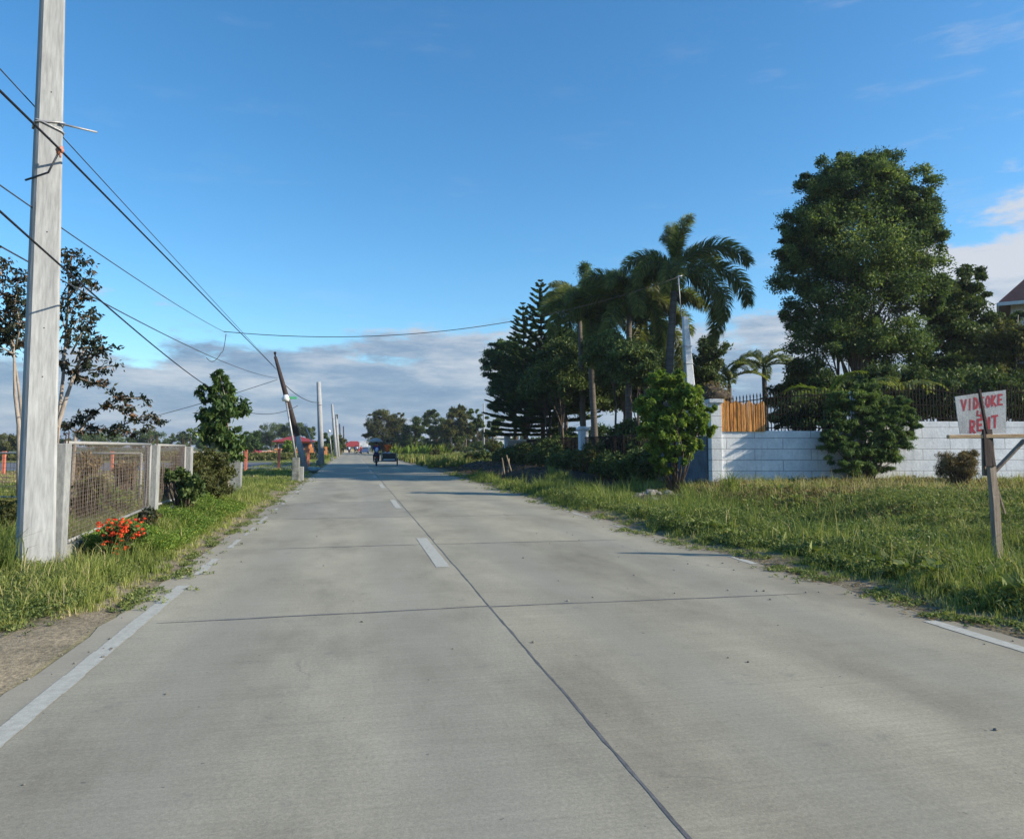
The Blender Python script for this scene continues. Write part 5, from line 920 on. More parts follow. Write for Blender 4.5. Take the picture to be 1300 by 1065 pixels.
for i, (px, z, bl_, lab) in enumerate(((700, 58, [(690, 470, 34, 34), (715, 440, 26, 30), (680, 500, 36, 26)], 'deep shade tree filling the row behind the conifers'), (755, 56, [(750, 470, 34, 30), (770, 500, 36, 24), (740, 440, 26, 26)], 'deep shade tree filling the row behind the middle palms'), (822, 52, [(822, 460, 30, 36), (840, 500, 32, 28), (805, 505, 30, 22), (835, 425, 22, 24)], 'deep shade tree filling the row behind the tallest palm'), (850, 48, [(858, 500, 26, 30), (850, 540, 28, 24)], 'deep shade tree behind the leafy bush'))):
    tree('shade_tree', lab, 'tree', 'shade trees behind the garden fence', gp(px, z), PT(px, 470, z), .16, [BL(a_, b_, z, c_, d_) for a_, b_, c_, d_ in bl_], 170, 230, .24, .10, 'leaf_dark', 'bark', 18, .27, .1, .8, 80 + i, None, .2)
for i, (px, z, pt, lab) in enumerate(((700, 46, 505, 'bare leaning trunk in front of the low wall near the conifers'), (716, 43, 500, 'pale trunk beside the white pillar'), (776, 36, 470, 'thin dark trunk right of the tallest shaded palm'), (668, 55, 515, 'thick trunk at left end of the row'), (806, 33, 480, 'slender trunk left of the leafy bush'))):
    b = gp(px, z); tree('shade_tree', lab, 'tree', 'shade trees behind the garden fence', b, PT(px - 8 + 4 * i, pt, z), .13 if i in (1, 3) else .08, [BL(px - 5, pt - 22, z, 34, 26, 1.8), BL(px + 12, pt - 6, z, 24, 16, 1.4)], 60, 130, .2, .08, 'leaf_dark', 'bark', 10, .3, .1, .8, 60 + i)
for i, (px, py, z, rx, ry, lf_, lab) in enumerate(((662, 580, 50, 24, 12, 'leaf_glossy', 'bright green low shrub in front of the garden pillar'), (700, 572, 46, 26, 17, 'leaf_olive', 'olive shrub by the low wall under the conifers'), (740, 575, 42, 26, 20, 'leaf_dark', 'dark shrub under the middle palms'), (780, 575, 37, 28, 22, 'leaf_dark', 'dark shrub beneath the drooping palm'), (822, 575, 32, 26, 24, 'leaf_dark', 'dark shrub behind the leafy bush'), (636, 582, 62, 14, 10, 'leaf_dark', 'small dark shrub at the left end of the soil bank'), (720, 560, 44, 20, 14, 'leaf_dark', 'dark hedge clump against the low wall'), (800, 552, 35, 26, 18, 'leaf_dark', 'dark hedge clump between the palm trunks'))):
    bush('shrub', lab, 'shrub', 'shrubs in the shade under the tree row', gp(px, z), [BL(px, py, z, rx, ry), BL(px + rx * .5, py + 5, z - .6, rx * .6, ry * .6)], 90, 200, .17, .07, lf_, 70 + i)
rr = random.Random(44)
for i, (Y_, h_) in enumerate(((27.5, 1.3), (30.2, 1.0), (33.8, 1.35), (36.5, .9), (40.5, 1.5), (43.5, .9), (47.5, 1.3), (51.5, 1.0))):
    b = Vector((11.0 + rr.uniform(-.5, .2), Y_, 0)); b.z = gz(b.x, b.y); nm = ('first', 'second', 'third', 'fourth', 'fifth', 'sixth', 'seventh', 'eighth')[i]
    bush('shrub', nm + ' shrub from the leafy bush in the dark row hiding the low wall', 'shrub', 'shrub row along the low wall', b, [(b.x, b.y, b.z + h_ * .55, .9, 1.5, h_ * .5), (b.x - .3, b.y + .8, b.z + h_ * .4, .7, 1.0, h_ * .4)], 70, 150, .15, .06, ('leaf_dark', 'leaf_olive')[i % 3 == 2], 400 + i)
# second row deep inside the garden closes the view between trunks
for i, (px, py, z, rx, ry) in enumerate(((705, 550, 72, 20, 12), (760, 552, 66, 22, 15), (812, 550, 60, 24, 16), (850, 540, 56, 20, 24))):
    bush('shrub', ('pale', 'mid green', 'olive', 'tall dark')[i] + ' shrub deep in the garden seen between the trunks', 'shrub', 'shrubs deep in the garden', gp(px, z), [BL(px, py, z, rx, ry)], 30, 120, .22, .09, ['leaf_olive', 'leaf_glossy', 'leaf_olive', 'leaf_dark'][i], 90 + i)
mb = MB()
for k, (px, lean) in enumerate(((637, .1), (641, -.15), (645, .05), (650, -.3))):
    b = gp(px, 40); mb = MB(); mb.tube([b - Vector((0, 0, .1)), b + Vector((lean, 0, .75 + .1 * (k % 2)))], .035, 6); o = mb.build('stake', M['brown_timber']); tag(o, ('upright', 'left leaning', 'taller thin', 'right hand slanting')[k] + ' pale stake stuck in the dark soil bank', 'stake', 'stakes in the soil bank')
# ------------------------------------------------------------------ far trees, right
def ftree(lab, px, z, blobs, leaf, ncl, seed, grp='trees beyond the grass field', r=.25, per=300, ln=.25, bark='bark', name='field_tree'):
    bl = [BL(a_, b_, z, rx, ry) for a_, b_, rx, ry in blobs]; bl.append(BL(px, 567, z, max(6, blobs[0][2] * .8), 7, 2.5)); b = gp(px, z); return tree(name, lab, 'tree', grp, b, PT(px, blobs[0][1], z), r, bl, ncl, per, ln, ln * .5, leaf, bark, 16, .25, .1, .8, seed, None, .45)
ftree('round crowned olive tree standing at the right of the road end', 486, 150, [(486, 540, 24, 20), (472, 548, 14, 15), (503, 542, 18, 18), (488, 558, 28, 13), (510, 528, 8, 6), (478, 527, 12, 8)], 'leaf_olive', 150, 101)
ftree('dark green tree just right of the round olive tree', 527, 145, [(525, 548, 18, 18), (518, 560, 20, 14), (535, 540, 14, 16)], 'leaf_dark', 90, 102)
ftree('tall dark tree in the middle of the far tree line', 553, 140, [(552, 538, 16, 20), (556, 556, 20, 18), (545, 528, 10, 9)], 'leaf_dark', 90, 103)
ftree('flat topped tree with pale trunk beyond the field', 571, 130, [(578, 530, 20, 13), (585, 520, 14, 6), (570, 545, 20, 14), (592, 545, 16, 14)], 'leaf_olive', 110, 104, bark='bark_pale')
ftree('dark umbrella topped tree at the right of the far tree line', 590, 136, [(586, 524, 20, 8), (598, 540, 14, 12), (580, 552, 22, 14)], 'leaf_dark', 80, 105)
ftree('thin leaved tree left of the pale thin pole', 606, 100, [(605, 540, 10, 10), (612, 530, 10, 5), (600, 522, 9, 4)], 'leaf_dark', 36, 106, r=.12, ln=.22)
ftree('thin leaved tree right of the pale thin pole', 626, 96, [(624, 545, 13, 12), (632, 535, 10, 8), (628, 560, 10, 8)], 'leaf_dark', 46, 107, r=.12, ln=.22)
ftree('small young tree at the field edge before the garden', 626, 72, [(622, 555, 8, 8), (628, 548, 7, 7)], 'leaf_olive', 20, 108, r=.06, ln=.2)
ftree('olive bushy tree behind the white fence', 612, 150, [(612, 556, 18, 12), (600, 560, 12, 10)], 'leaf_olive', 50, 109)
for i in range(11):
    px = 498 + i * 6.4 + random.uniform(-1.5, 1.5); z = 118 + 3 * (i % 3); b = gp(px, z); h = random.uniform(1.4, 2.6); t = thing('banana_plant', 'yellow green broad leaved clump, number ' + str(i) if False else 'yellow green broad leaved plant in the row below the far trees', 'plant', b, 'row of broad leaved plants below the far trees')
    rg2 = np.random.default_rng(200 + i); n = 26; az = rg2.uniform(0, 6.28, n); el_ = rg2.uniform(.5, 1.4, n); D = np.stack([np.cos(az) * np.cos(el_), np.sin(az) * np.cos(el_), np.sin(el_)], 1); Lh = h * rg2.uniform(.5, 1, n); C = np.array(b)[None] + D * (Lh * .55)[:, None]; quads('leaves', leafq(C, D, unit(rg2.normal(size=(n, 3))), Lh, Lh * .2), M['leaf_areca'] if i % 3 else M['leaf_bright'], t, np.clip(rg2.normal(.35, .2, n), 0, 1))
    mb = MB(); mb.tube([b - Vector((0, 0, .1)), b + Vector((0, 0, h * .4))], [.09, .05], 7); mb.build('stem', M['palm_shaft'], t, True)
for i, (px, z, r_) in enumerate(((552, 100, 9), (612, 66, 12), (598, 70, 9), (630, 66, 9))): bush('shrub', ('small dark bush alone in the middle of the field', 'largest dark bush at the field edge', 'low dark bush at the near edge of the field', 'dark bush against the garden shrubs')[i], 'shrub', 'bushes in the grass field', gp(px, z), [BL(px, 574 if i == 0 else 579, z, r_, r_ * .7)], 24, 120, .2, .07, 'leaf_olive' if i % 2 == 0 else 'leaf_dark', 120 + i)
# ------------------------------------------------------------------ far trees, left
for i, (px, z, bl, lf_, lab) in enumerate((
    (345, 190, [(345, 548, 22, 14), (330, 556, 18, 12)], 'leaf_dark', 'dark wide tree behind the low red roof'), (372, 185, [(372, 545, 16, 12), (362, 552, 14, 11)], 'leaf_dark', 'dark tree rising behind the orange bungalow'), (392, 180, [(392, 550, 12, 10)], 'leaf_dark', 'dark tree at the right end above the bungalow roof'),
    (320, 120, [(318, 560, 16, 14), (306, 568, 12, 10)], 'leaf_glossy', 'bright bushy tree left of the orange bungalow'), (419, 135, [(418, 556, 9, 10), (424, 566, 10, 10)], 'leaf_glossy', 'light green tree just behind the upright poles'), (432, 160, [(432, 560, 7, 9), (437, 566, 6, 8)], 'leaf_olive', 'small tree on the left side near the road end'),
    (405, 100, [(404, 570, 8, 8)], 'leaf_olive', 'low shrubby tree between bungalow and poles'), (366, 98, [(366, 573, 10, 6)], 'leaf_bright', 'low shrub in front of the orange bungalow'),
    (195, 170, [(190, 552, 22, 8), (172, 556, 18, 7)], 'leaf_dark', 'far dark tree above the second fence panel'), (235, 180, [(238, 553, 14, 10), (226, 556, 12, 8)], 'leaf_dark', 'far tree just left of the young tree'), (130, 160, [(130, 556, 30, 9), (105, 552, 18, 8)], 'leaf_dark', 'far trees seen above the first fence panel'), (262, 150, [(262, 560, 16, 9), (280, 562, 14, 8)], 'leaf_glossy', 'far bushy tree behind the young tree'), (10, 120, [(8, 560, 26, 12), (30, 562, 12, 10)], 'leaf_olive', 'bushy tree low at the left edge behind the pole'))):
    ftree(lab, px, z, bl, lf_, 60 if i < 4 else 40, 130 + i, 'trees along the left horizon', .2, 260, .28)
tree('far_treeline', 'dark tree band on the far left horizon', 'tree', None, gp(60, 230), PT(60, 560, 230), .3, [BL(40 + 26 * k, 562, 230, 17, 6) for k in range(9)], 100, 100, .7, .4, 'leaf_dark', nl=8, seed=150)
tree('far_treeline', 'dark tree band at the horizon beyond the orange bungalow', 'tree', None, gp(380, 260), PT(380, 563, 260), .3, [BL(300 + 15 * k, 563, 260, 10, 5) for k in range(10)], 100, 100, .7, .4, 'leaf_dark', nl=8, seed=151)
tree('far_treeline', 'dark tree band behind the grass field on the right', 'tree', None, gp(560, 220), PT(560, 560, 220), .3, [BL(478 + 18 * k, 561, 220, 13, 8) for k in range(12)], 140, 100, .7, .4, 'leaf_dark', nl=8, seed=152)
# hedge behind side road
rgh = np.random.default_rng(9); n = 9000; pxs = rgh.uniform(-60, 408, n); zz = rgh.uniform(84, 92, n); C = np.array([[*(GX(a_, b_))] for a_, b_ in zip(pxs, zz)]); C[:, 2] = rgh.uniform(0, 1, n) ** 1.2 * (.55 + .35 * lowf(C[:, 0], C[:, 1], .25)); ht = thing('hedge', 'long low green hedge beyond the grey side road', 'hedge', (-30, 80, 0)); quads('foliage', leafq(C, rgh.normal(size=(n, 3)), unit(rgh.normal(size=(n, 3)) + np.array([0, 0, .5])), np.full(n, .42), np.full(n, .22)), M['leaf_olive'], ht, np.clip(rgh.normal(.55, .2, n), 0, 1))
# ------------------------------------------------------------------ left: trees near
def spray(name, label, z, base_px, trunks, branches, nper, leaf, ln, wd, bark, grp, seed, rad=.2, droop=.2, r0=.05, clump=14):
    """trunks/branches: polylines of photo columns/rows with a depth offset"""
    rd = random.Random(seed); rng = np.random.default_rng(seed); b = gp(base_px, z); t = thing(name, label, 'tree', b, grp); mb = MB(); cl = []
    for tr, r_ in trunks:
        P = [b - Vector((0, 0, .1))] + [PT(x, y, z + d) for x, y, d in tr]; mb.tube(P, [r_ * (1 - .75 * i / (len(P) - 1)) for i in range(len(P))], 8)
    for br in branches:
        P = [PT(x, y, z + d) for x, y, d in br]; mb.tube(P, [.02 * (1 - .7 * i / max(1, len(P) - 1)) for i in range(len(P))], 5)
        Ls = sum((P[i + 1] - P[i]).length for i in range(len(P) - 1)); n = max(3, int(Ls / .11)); 
        for k in range(n):
            u = (k + 1) / n * (len(P) - 1); i = min(int(u), len(P) - 2); p = P[i].lerp(P[i + 1], u - i)
            if u / (len(P) - 1) < .15: continue
            p = p + Vector([rd.uniform(-1, 1) * rad * .5 for _ in range(3)]); cl.append((p.x, p.y, p.z, rad * rd.uniform(.5, 1.1)))
    mb.build('trunk', M[bark], t, True); V, ti = clump_leaves(cl, clump, ln, wd, rng, droop, .7, .6, .5); quads('crown', V, M[leaf], t, ti); return t
spray('roadside_tree', 'sparse bronze leaved tree with pale forked stems just right of the big pole', 14.5, 66, [([(72, 545, 0), (84, 505, 0), (96, 470, .1), (108, 440, .2)], .06), ([(74, 540, .1), (80, 480, .2), (84, 420, .3), (88, 350, .3)], .05)],
      [[(84, 420, .3), (88, 380, .2), (86, 335, .3), (92, 322, .3)], [(86, 380, .2), (100, 360, 0), (112, 350, -.2)], [(86, 350, .2), (100, 336, .1), (113, 330, 0)], [(84, 400, .3), (104, 380, .5), (116, 362, .6)], [(90, 450, 0), (105, 420, .2), (114, 400, .1)], [(96, 470, 0), (112, 440, 0), (126, 428, 0)], [(96, 460, .3), (110, 420, .4), (122, 404, .5)], [(92, 470, -.2), (118, 470, -.2), (142, 465, -.2)], [(95, 460, .1), (120, 452, 0), (136, 446, 0)], [(84, 440, -.2), (90, 420, -.3), (100, 405, -.4)], [(84, 500, .2), (96, 478, .3), (118, 486, .4), (138, 492, .4)], [(96, 470, .4), (112, 455, .5), (120, 440, .6)], [(86, 430, .3), (78, 400, .4), (76, 380, .4)], [(90, 475, .2), (80, 460, .3), (78, 440, .3)]],
      1, 'leaf_bronze', .11, .045, 'bark_pale', 'sparse roadside trees behind the mesh fence', 161, .17, .35, clump=26)
spray('roadside_tree', 'low spreading dark leaved branches above the first fence panel', 15.0, 92, [([(96, 552, 0), (110, 540, .1)], .05)],
      [[(96, 552, 0), (112, 530, 0), (135, 512, 0), (160, 505, 0), (182, 506, .1)], [(100, 548, 0), (120, 545, .1), (140, 552, .1)], [(110, 540, .2), (140, 548, .2), (165, 535, .2), (190, 526, .2), (205, 533, .2)], [(104, 550, 0), (88, 540, 0), (80, 548, 0)], [(120, 530, 0), (104, 530, .2), (96, 540, .2)], [(135, 512, 0), (150, 520, 0), (170, 520, 0)], [(150, 546, 0), (168, 550, 0), (190, 545, 0)]],
      1, 'leaf_bronze', .11, .045, 'bark_pale', 'sparse roadside trees behind the mesh fence', 162, .16, .25, clump=26)
spray('roadside_tree', 'sparse bronze leaved tree with pale stems at the left edge behind the big pole', 14.0, 30, [([(24, 540, 0), (19, 500, 0), (18, 460, 0), (17, 420, .1)], .05), ([(27, 520, .2), (22, 480, .2), (14, 430, .3)], .04)],
      [[(17, 440, 0), (6, 410, 0), (-8, 390, 0)], [(18, 430, 0), (16, 390, .1), (24, 365, .1)], [(18, 430, 0), (30, 400, .1), (34, 380, .1)], [(16, 420, .1), (4, 370, .1), (2, 330, .1)], [(17, 400, .2), (22, 360, .2), (30, 345, .2)], [(18, 450, 0), (0, 440, 0), (-14, 430, 0)], [(18, 445, .2), (32, 430, .2), (40, 420, .2)], [(14, 440, 0), (4, 425, .3), (-4, 410, .3)], [(2, 350, 0), (-6, 330, 0), (-4, 318, 0)], [(18, 450, .1), (10, 430, .1), (20, 410, 0)], [(20, 440, -.2), (26, 415, -.3), (22, 395, -.3)]],
      1, 'leaf_bronze', .11, .045, 'bark_pale', 'sparse roadside trees behind the mesh fence', 163, .18, .35, clump=26)
bt = gp(290, 22.5); tree('young_tree', 'glossy green young tree growing beside the roofless end post of the mesh fence', 'tree', None, bt, PT(281, 490, 22.5), .05,
     [BL(280, 482, 22.5, 15, 14, .3), BL(276, 500, 22.5, 26, 16, .45), BL(283, 522, 22.5, 36, 20, .6), BL(278, 548, 22.5, 37, 20, .6), BL(288, 574, 22.5, 28, 18, .5), BL(258, 507, 22.5, 9, 8, .2), BL(306, 519, 22.5, 10, 4, .2)], 120, 46, .20, .08, 'leaf_glossy', 'bark_pale', 30, .30, .75, .8, 171, None, .25)
bush('weed_shrub', 'dusty olive shrub overgrowing the fence posts below the young tree', 'bush', None, gp(258, 17.5), [BL(250, 590, 17.5, 34, 22), BL(262, 615, 17.2, 34, 20), BL(228, 610, 17, 20, 22), BL(280, 595, 18, 20, 22)], 150, 90, .09, .035, 'leaf_olive', 172)
bush('weed_shrub', 'dark green broad leaved weed in front of the third fence post', 'bush', None, gp(235, 15), [BL(225, 605, 15, 18, 16), BL(245, 620, 14.8, 20, 16)], 40, 50, .12, .06, 'leaf_dark', 173)
bush('dry_shrub', 'purplish dry shrub at the foot of the second fence post', 'bush', None, gp(190, 12.6), [BL(188, 655, 12.6, 16, 14), BL(176, 668, 12.4, 12, 9)], 24, 60, .07, .03, 'leaf_bronze', 174)
for i, (px, py, z, rx, ry, lf_, lab) in enumerate(((112, 628, 14.5, 24, 26, 'leaf_olive', 'dusty shrub seen through the left part of the first mesh panel'), (150, 640, 14.5, 22, 18, 'leaf_bright', 'low bright plant behind the middle of the first mesh panel'), (160, 600, 16, 18, 16, 'leaf_dry', 'dry brown bush behind the right part of the first mesh panel'), (215, 605, 18, 18, 20, 'leaf_olive', 'dusty shrub behind the second mesh panel'), (108, 590, 17, 20, 16, 'leaf_dry', 'dry bush behind the top of the first mesh panel'), (8, 655, 12.5, 22, 22, 'leaf_olive', 'dusty shrub at the left edge behind the big pole'))):
    bush('field_shrub', lab, 'bush', 'shrubs behind the mesh fence', gp(px, z), [BL(px, py, z, rx, ry)], 40, 70, .09, .035, lf_, 180 + i)
# flowers
fb_ = gp(150, 10.0); t = thing('flower_bush', 'small bush with bright red orange flowers at the fence foot', 'flowering plant', fb_); cl = blob_clumps([BL(155, 678, 10, 26, 20, .25), BL(150, 695, 9.9, 24, 12, .22)], 46, .3, RNG, .2); V, ti = clump_leaves(cl, 40, .06, .028, RNG); quads('foliage', V, M['leaf_dark'], t, ti)
mb = MB(); [mb.tube([fb_ + Vector((0, 0, -.05)), Vector(c_[:3])], [.01, .004], 4, False) for c_ in cl[:20]]; mb.build('stems', M['bark'], t)
rgf = np.random.default_rng(77)
for k in range(64):
    px, py = np.clip(rgf.normal(153, 17), 124, 184), rgf.normal(675, 11)
    if k > 56: px, py = rgf.uniform(138, 160), rgf.uniform(692, 704)
    c = np.array(PT(px, py, 9.75 + rgf.uniform(-.1, .1))); n = int(rgf.integers(9, 26)); g_ = unit(rgf.normal(size=(n, 3)) + np.array([0, 0, .5])); C = c[None] + g_ * rgf.uniform(.008, .034, (n, 1)) * np.array([1, 1, .6]); quads('flower_head', leafq(C, unit(np.cross(g_, rgf.normal(size=(n, 3)))), g_, rgf.uniform(.016, .034, n), rgf.uniform(.012, .022, n)), M['flower'], t, np.clip(rgf.random(n) * .6 + rgf.random() * .4, 0, 1))
# ------------------------------------------------------------------ grass and weeds
RG = np.random.default_rng(5)
def grass(name, label, n, box, p, hfun, wbase, mat, keep=None, lean=.6, dry=None, per=14):
    X, Y = scatter(max(1, n // per), *box, p, RG, keep); m_ = len(X); z0 = np.maximum(zc(X, Y), 3); cr_ = (.035 + .0022 * z0) * RG.uniform(.5, 1.6, m_); ch_ = RG.uniform(.45, 1.25, m_); ct = RG.normal(0, .13, m_); i_ = np.repeat(np.arange(m_), per); az = RG.uniform(0, 6.283, len(i_)); rr_ = RG.random(len(i_)) ** .6
    ox = np.cos(az) * rr_ * cr_[i_]; oy = np.sin(az) * rr_ * cr_[i_]; X = X[i_] + ox; Y = Y[i_] + oy; az = az + RG.normal(0, .6, len(i_))
    P = np.stack([X, Y, gh(X, Y) - .01], 1); h = hfun(X, Y) * RG.uniform(.4, 1.15, len(X)) * ch_[i_]; z = np.maximum(zc(X, Y), 3)
    w = wbase * (1 + z / 22) * RG.uniform(.7, 1.3, len(X)); ti = np.clip(.10 + .50 * RG.random(len(X)) ** 1.2 + ct[i_] + (.5 * (lowf(X, Y, .8) - .5)) + (dry(X, Y) if dry else 0), 0, 1)
    V, t2 = blades(P, h, w, RG, lean, ti, az); o = quads(name, V, M[mat], None, t2); return tag(o, label, 'grass', kind='stuff')
def weeds(name, label, n, box, p, hfun, ln, mat, keep=None, per=9, rad=.12):
    X, Y = scatter(n, *box, p, RG, keep); z = zc(X, Y); h = hfun(X, Y); cl = np.stack([X, Y, gh(X, Y) + h * RG.uniform(.2, 1, len(X)), np.full(len(X), rad)], 1); V, t_ = clump_leaves(cl, per, ln, ln * .5, RG, .0, .6, 1.2); t_ = np.clip(t_ + .3 * (np.repeat(lowf(X, Y, 1.1), per) - .5), 0, 1)
    o = quads(name, V, M[mat], None, t_); return tag(o, label, 'weeds', kind='stuff')
edgeR = lambda Y: 5.22 + .22 * np.sin(Y * .9) + .14 * np.sin(Y * 2.7 + 1) + .07 * np.sin(Y * 7.1) + np.clip((7.5 - Y) * .22, 0, .5) * 1.0
edgeL = lambda Y: -2.13 - .07 * np.sin(Y * 1.1) - .06 * np.sin(Y * 2.9 + 1) - np.clip((7.6 - Y) * .75, 0, 1.35)
wallY = lambda X: WA.y + (X - WA.x) * (WD.y / WD.x) - .1
inlot = lambda X, Y: (X > WA.x - .15) & (Y > wallY(X))
bank = lambda X, Y: (Y > 24 + (X - 5.6) * 3.0 - 0) & (X > 6.1) | (Y > 37) & (X > 5.5)
rub = lambda X, Y: (np.abs(Y - 22.6) < 1.2) & (np.abs(X - 9.0) < 1.2)
kR = lambda X, Y: (X > edgeR(Y) + RG.exponential(.10, len(X))) & ~inlot(X, Y) & ~bank(X, Y) & ~rub(X, Y)
hR_ = lambda X, Y: .05 + .50 * np.clip((X - edgeR(Y)) / 1.5, 0, 1) * (.25 + 1.2 * lowf(X, Y, 1.3)) * np.where(Y > 17, 1.15, 1) * np.interp(X, [8.5, 10.5], [1.12, .6])
dR = lambda X, Y: -.03 + .50 * np.clip((X - 8.5) / 3, 0, 1) * np.clip(lowf(X, Y, .5) * 1.5 - .1, 0, 1) + .3 * np.exp(-((X - edgeR(Y)) / .25) ** 2)
grass('verge_grass', 'tall green grass covering the right verge from the road to the white wall', 260000, (5.1, 24, 4.5, 27), 1.7, hR_, .0052, 'grass', kR, .75, dR)
grass('short_turf', 'short matted grass along the right road edge', 60000, (5.1, 9, 4.0, 40), 1.6, lambda X, Y: .05 + 0 * X, .005, 'grass', lambda X, Y: (X > edgeR(Y) - .05 + RG.exponential(.05, len(X))) & ~bank(X, Y), 1.0, lambda X, Y: .28 + 0 * X)
grass('verge_grass', 'lit strip of lush grass in front of the dark soil bank', 60000, (5.2, 9.2, 17, 42), 1.2, lambda X, Y: .12 + .30 * np.clip((X - 5.2) / .9, 0, 1) * (.5 + .9 * lowf(X, Y, 1.4)), .0055, 'grass', kR, .7, lambda X, Y: -.12 + 0 * X)
kd = lambda X, Y: (X > edgeR(Y) + .4) & ~inlot(X, Y) & ~bank(X, Y)
weeds('broadleaf_weeds', 'leafy green weeds around the sign post on the right verge', 52000, (5.4, 14, 4.5, 15), 1.3, lambda X, Y: .03 + .34 * np.clip((X - edgeR(Y) - .1) / 1.5, 0, 1) * (.3 + 1.1 * lowf(X, Y, 1.6)), .042, 'weed', kd, 11, .075)
weeds('tall_weeds', 'darker tall weeds filling the shallow ditch by the sign', 14000, (6.6, 10.5, 8.2, 17), 1.0, lambda X, Y: .05 + .45 * np.exp(-((X - 7.9) / 1.3) ** 2) * lowf(X, Y, 1.2) * 1.5, .05, 'leaf_glossy', kd, 10, .1)
weeds('dry_weeds', 'dry yellow brown weeds along the foot of the white wall', 16000, (9.5, 22.5, 12.5, 24), 1.0, lambda X, Y: .04 + .24 * lowf(X, Y, 1.1), .06, 'leaf_dry', kd, 9, .13)
weeds('low_weeds', 'low leafy weeds mixed in the grass of the right verge', 22000, (5.5, 14, 12, 24), 1.3, lambda X, Y: (.05 + .28 * lowf(X, Y, 1.3)) * np.interp(X, [8.5, 10.5], [1, .5]), .05, 'weed', kd, 9, .1)
# straw and litter on the dusty slab margin
n = 5000; X, Y = scatter(n, 4.6, 5.8, 3.6, 30, 1.6, RG, lambda X, Y: (np.abs(X - edgeR(Y) + .1) < .25)); C = np.stack([X, Y, np.maximum(gh(X, Y), 0) + .012], 1); k = len(X); quads_ = leafq(C, np.stack([RG.normal(size=k), RG.normal(size=k), RG.normal(size=k) * .08], 1), np.tile([0, 0, 1.], (k, 1)), RG.uniform(.02, .10, k), RG.uniform(.004, .02, k)); o = quads('dry_straw', quads_, M['leaf_dry'], None, RG.random(k)); tag(o, 'dry straw and leaf litter along the right edge of the road', 'litter', kind='stuff')
n = 2500; X, Y = scatter(n, -3.4, -2.0, 3.6, 30, 1.6, RG, lambda X, Y: (np.abs(X - edgeL(Y) - .05) < .2)); C = np.stack([X, Y, np.maximum(gh(X, Y), 0) + .012], 1); k = len(X); o = quads('dry_straw', leafq(C, np.stack([RG.normal(size=k), RG.normal(size=k), RG.normal(size=k) * .08], 1), np.tile([0, 0, 1.], (k, 1)), RG.uniform(.02, .08, k), RG.uniform(.004, .015, k)), M['leaf_dry'], None, RG.random(k)); tag(o, 'dry straw along the left edge of the road', 'litter', kind='stuff')
# left verge
kL = lambda X, Y: (X < edgeL(Y) - RG.exponential(.06, len(X))) & ~((np.abs(X - FX) < .14) & (Y > cols[0]) & (Y < cols[4]))
hL_ = lambda X, Y: .05 + .30 * np.clip((edgeL(Y) - X) / .8, 0, 1) * (.3 + 1.3 * lowf(X, Y, 1.4)) * np.where(Y < 24, 1, .45) * np.where((X < -2.9) & (Y < 11.5), .32, 1) * np.interp(Y, [6.5, 9], [.55, 1])
grass('verge_grass', 'green grass on the left verge between road and mesh fence', 120000, (-5.2, -2.1, 4, 34), 1.55, hL_, .005, 'grass', kL, .75, lambda X, Y: .06 + .25 * np.exp(-((X - edgeL(Y)) / .2) ** 2))
grass('verge_grass', 'short far grass on the left verge along the poles', 30000, (-7, -2.1, 28, 170), 1.4, lambda X, Y: .15 + 0 * X, .009, 'grass', lambda X, Y: X < -2.15 - RG.exponential(.08, len(X)), .7, lambda X, Y: .05 + 0 * X)
grass('lawn_grass', 'short sunny lawn beyond the mesh fence', 60000, (-30, -4.5, 18, 60), 1.2, lambda X, Y: .10 + 0 * X, .011, 'grass', lambda X, Y: (zc(X, Y) < 48), .8, lambda X, Y: np.where((zc(X, Y) > 33), .42, .0))
grass('field_grass', 'rough grass and weeds inside the field behind the mesh fence', 60000, (-18, -3.7, 7, 28), 1.2, lambda X, Y: .16 + .3 * lowf(X, Y, .7), .008, 'grass_field', None, .7, lambda X, Y: .15 * lowf(X, Y, .5))
weeds('broadleaf_weeds', 'yellow green leafy weeds on the left verge beside the red flowers', 11000, (-3.5, -2.45, 11, 19), .9, lambda X, Y: .05 + .42 * np.clip((edgeL(Y) - X) / .8, 0, 1) * lowf(X, Y, 1.3), .04, 'leaf_bright', lambda X, Y: X < edgeL(Y) - .15, 8, .09)
weeds('low_weeds', 'low leafy weeds at the bottom left verge', 6000, (-5.2, -2.4, 5, 10), 1.0, lambda X, Y: .03 + .12 * lowf(X, Y, 1.6), .032, 'weed', lambda X, Y: X < edgeL(Y) - .1, 8, .06)
# dry seed stalks standing above the verge
for nm_, lab_, n_, bx_, kp_, hh_ in (('dry_stalks', 'thin dry seed stalks standing above the right verge grass', 2600, (6.0, 22, 6, 24), kd, .55), ('dry_stalks', 'thin dry stalks along the left fence', 500, (-3.5, -2.5, 7, 24), lambda X, Y: X < edgeL(Y) - .3, .3)):
    X, Y = scatter(n_, *bx_, 1.2, RG, kp_); P = np.stack([X, Y, gh(X, Y)], 1); V, ti = blades(P, RG.uniform(.5, 1.15, len(X)) * hh_, np.full(len(X), .006) * (1 + zc(X, Y) / 20), RG, .8, np.clip(RG.normal(.9, .08, len(X)), 0, 1)); o = quads(nm_, V, M['grass'], None, ti); tag(o, lab_, 'weeds', kind='stuff')
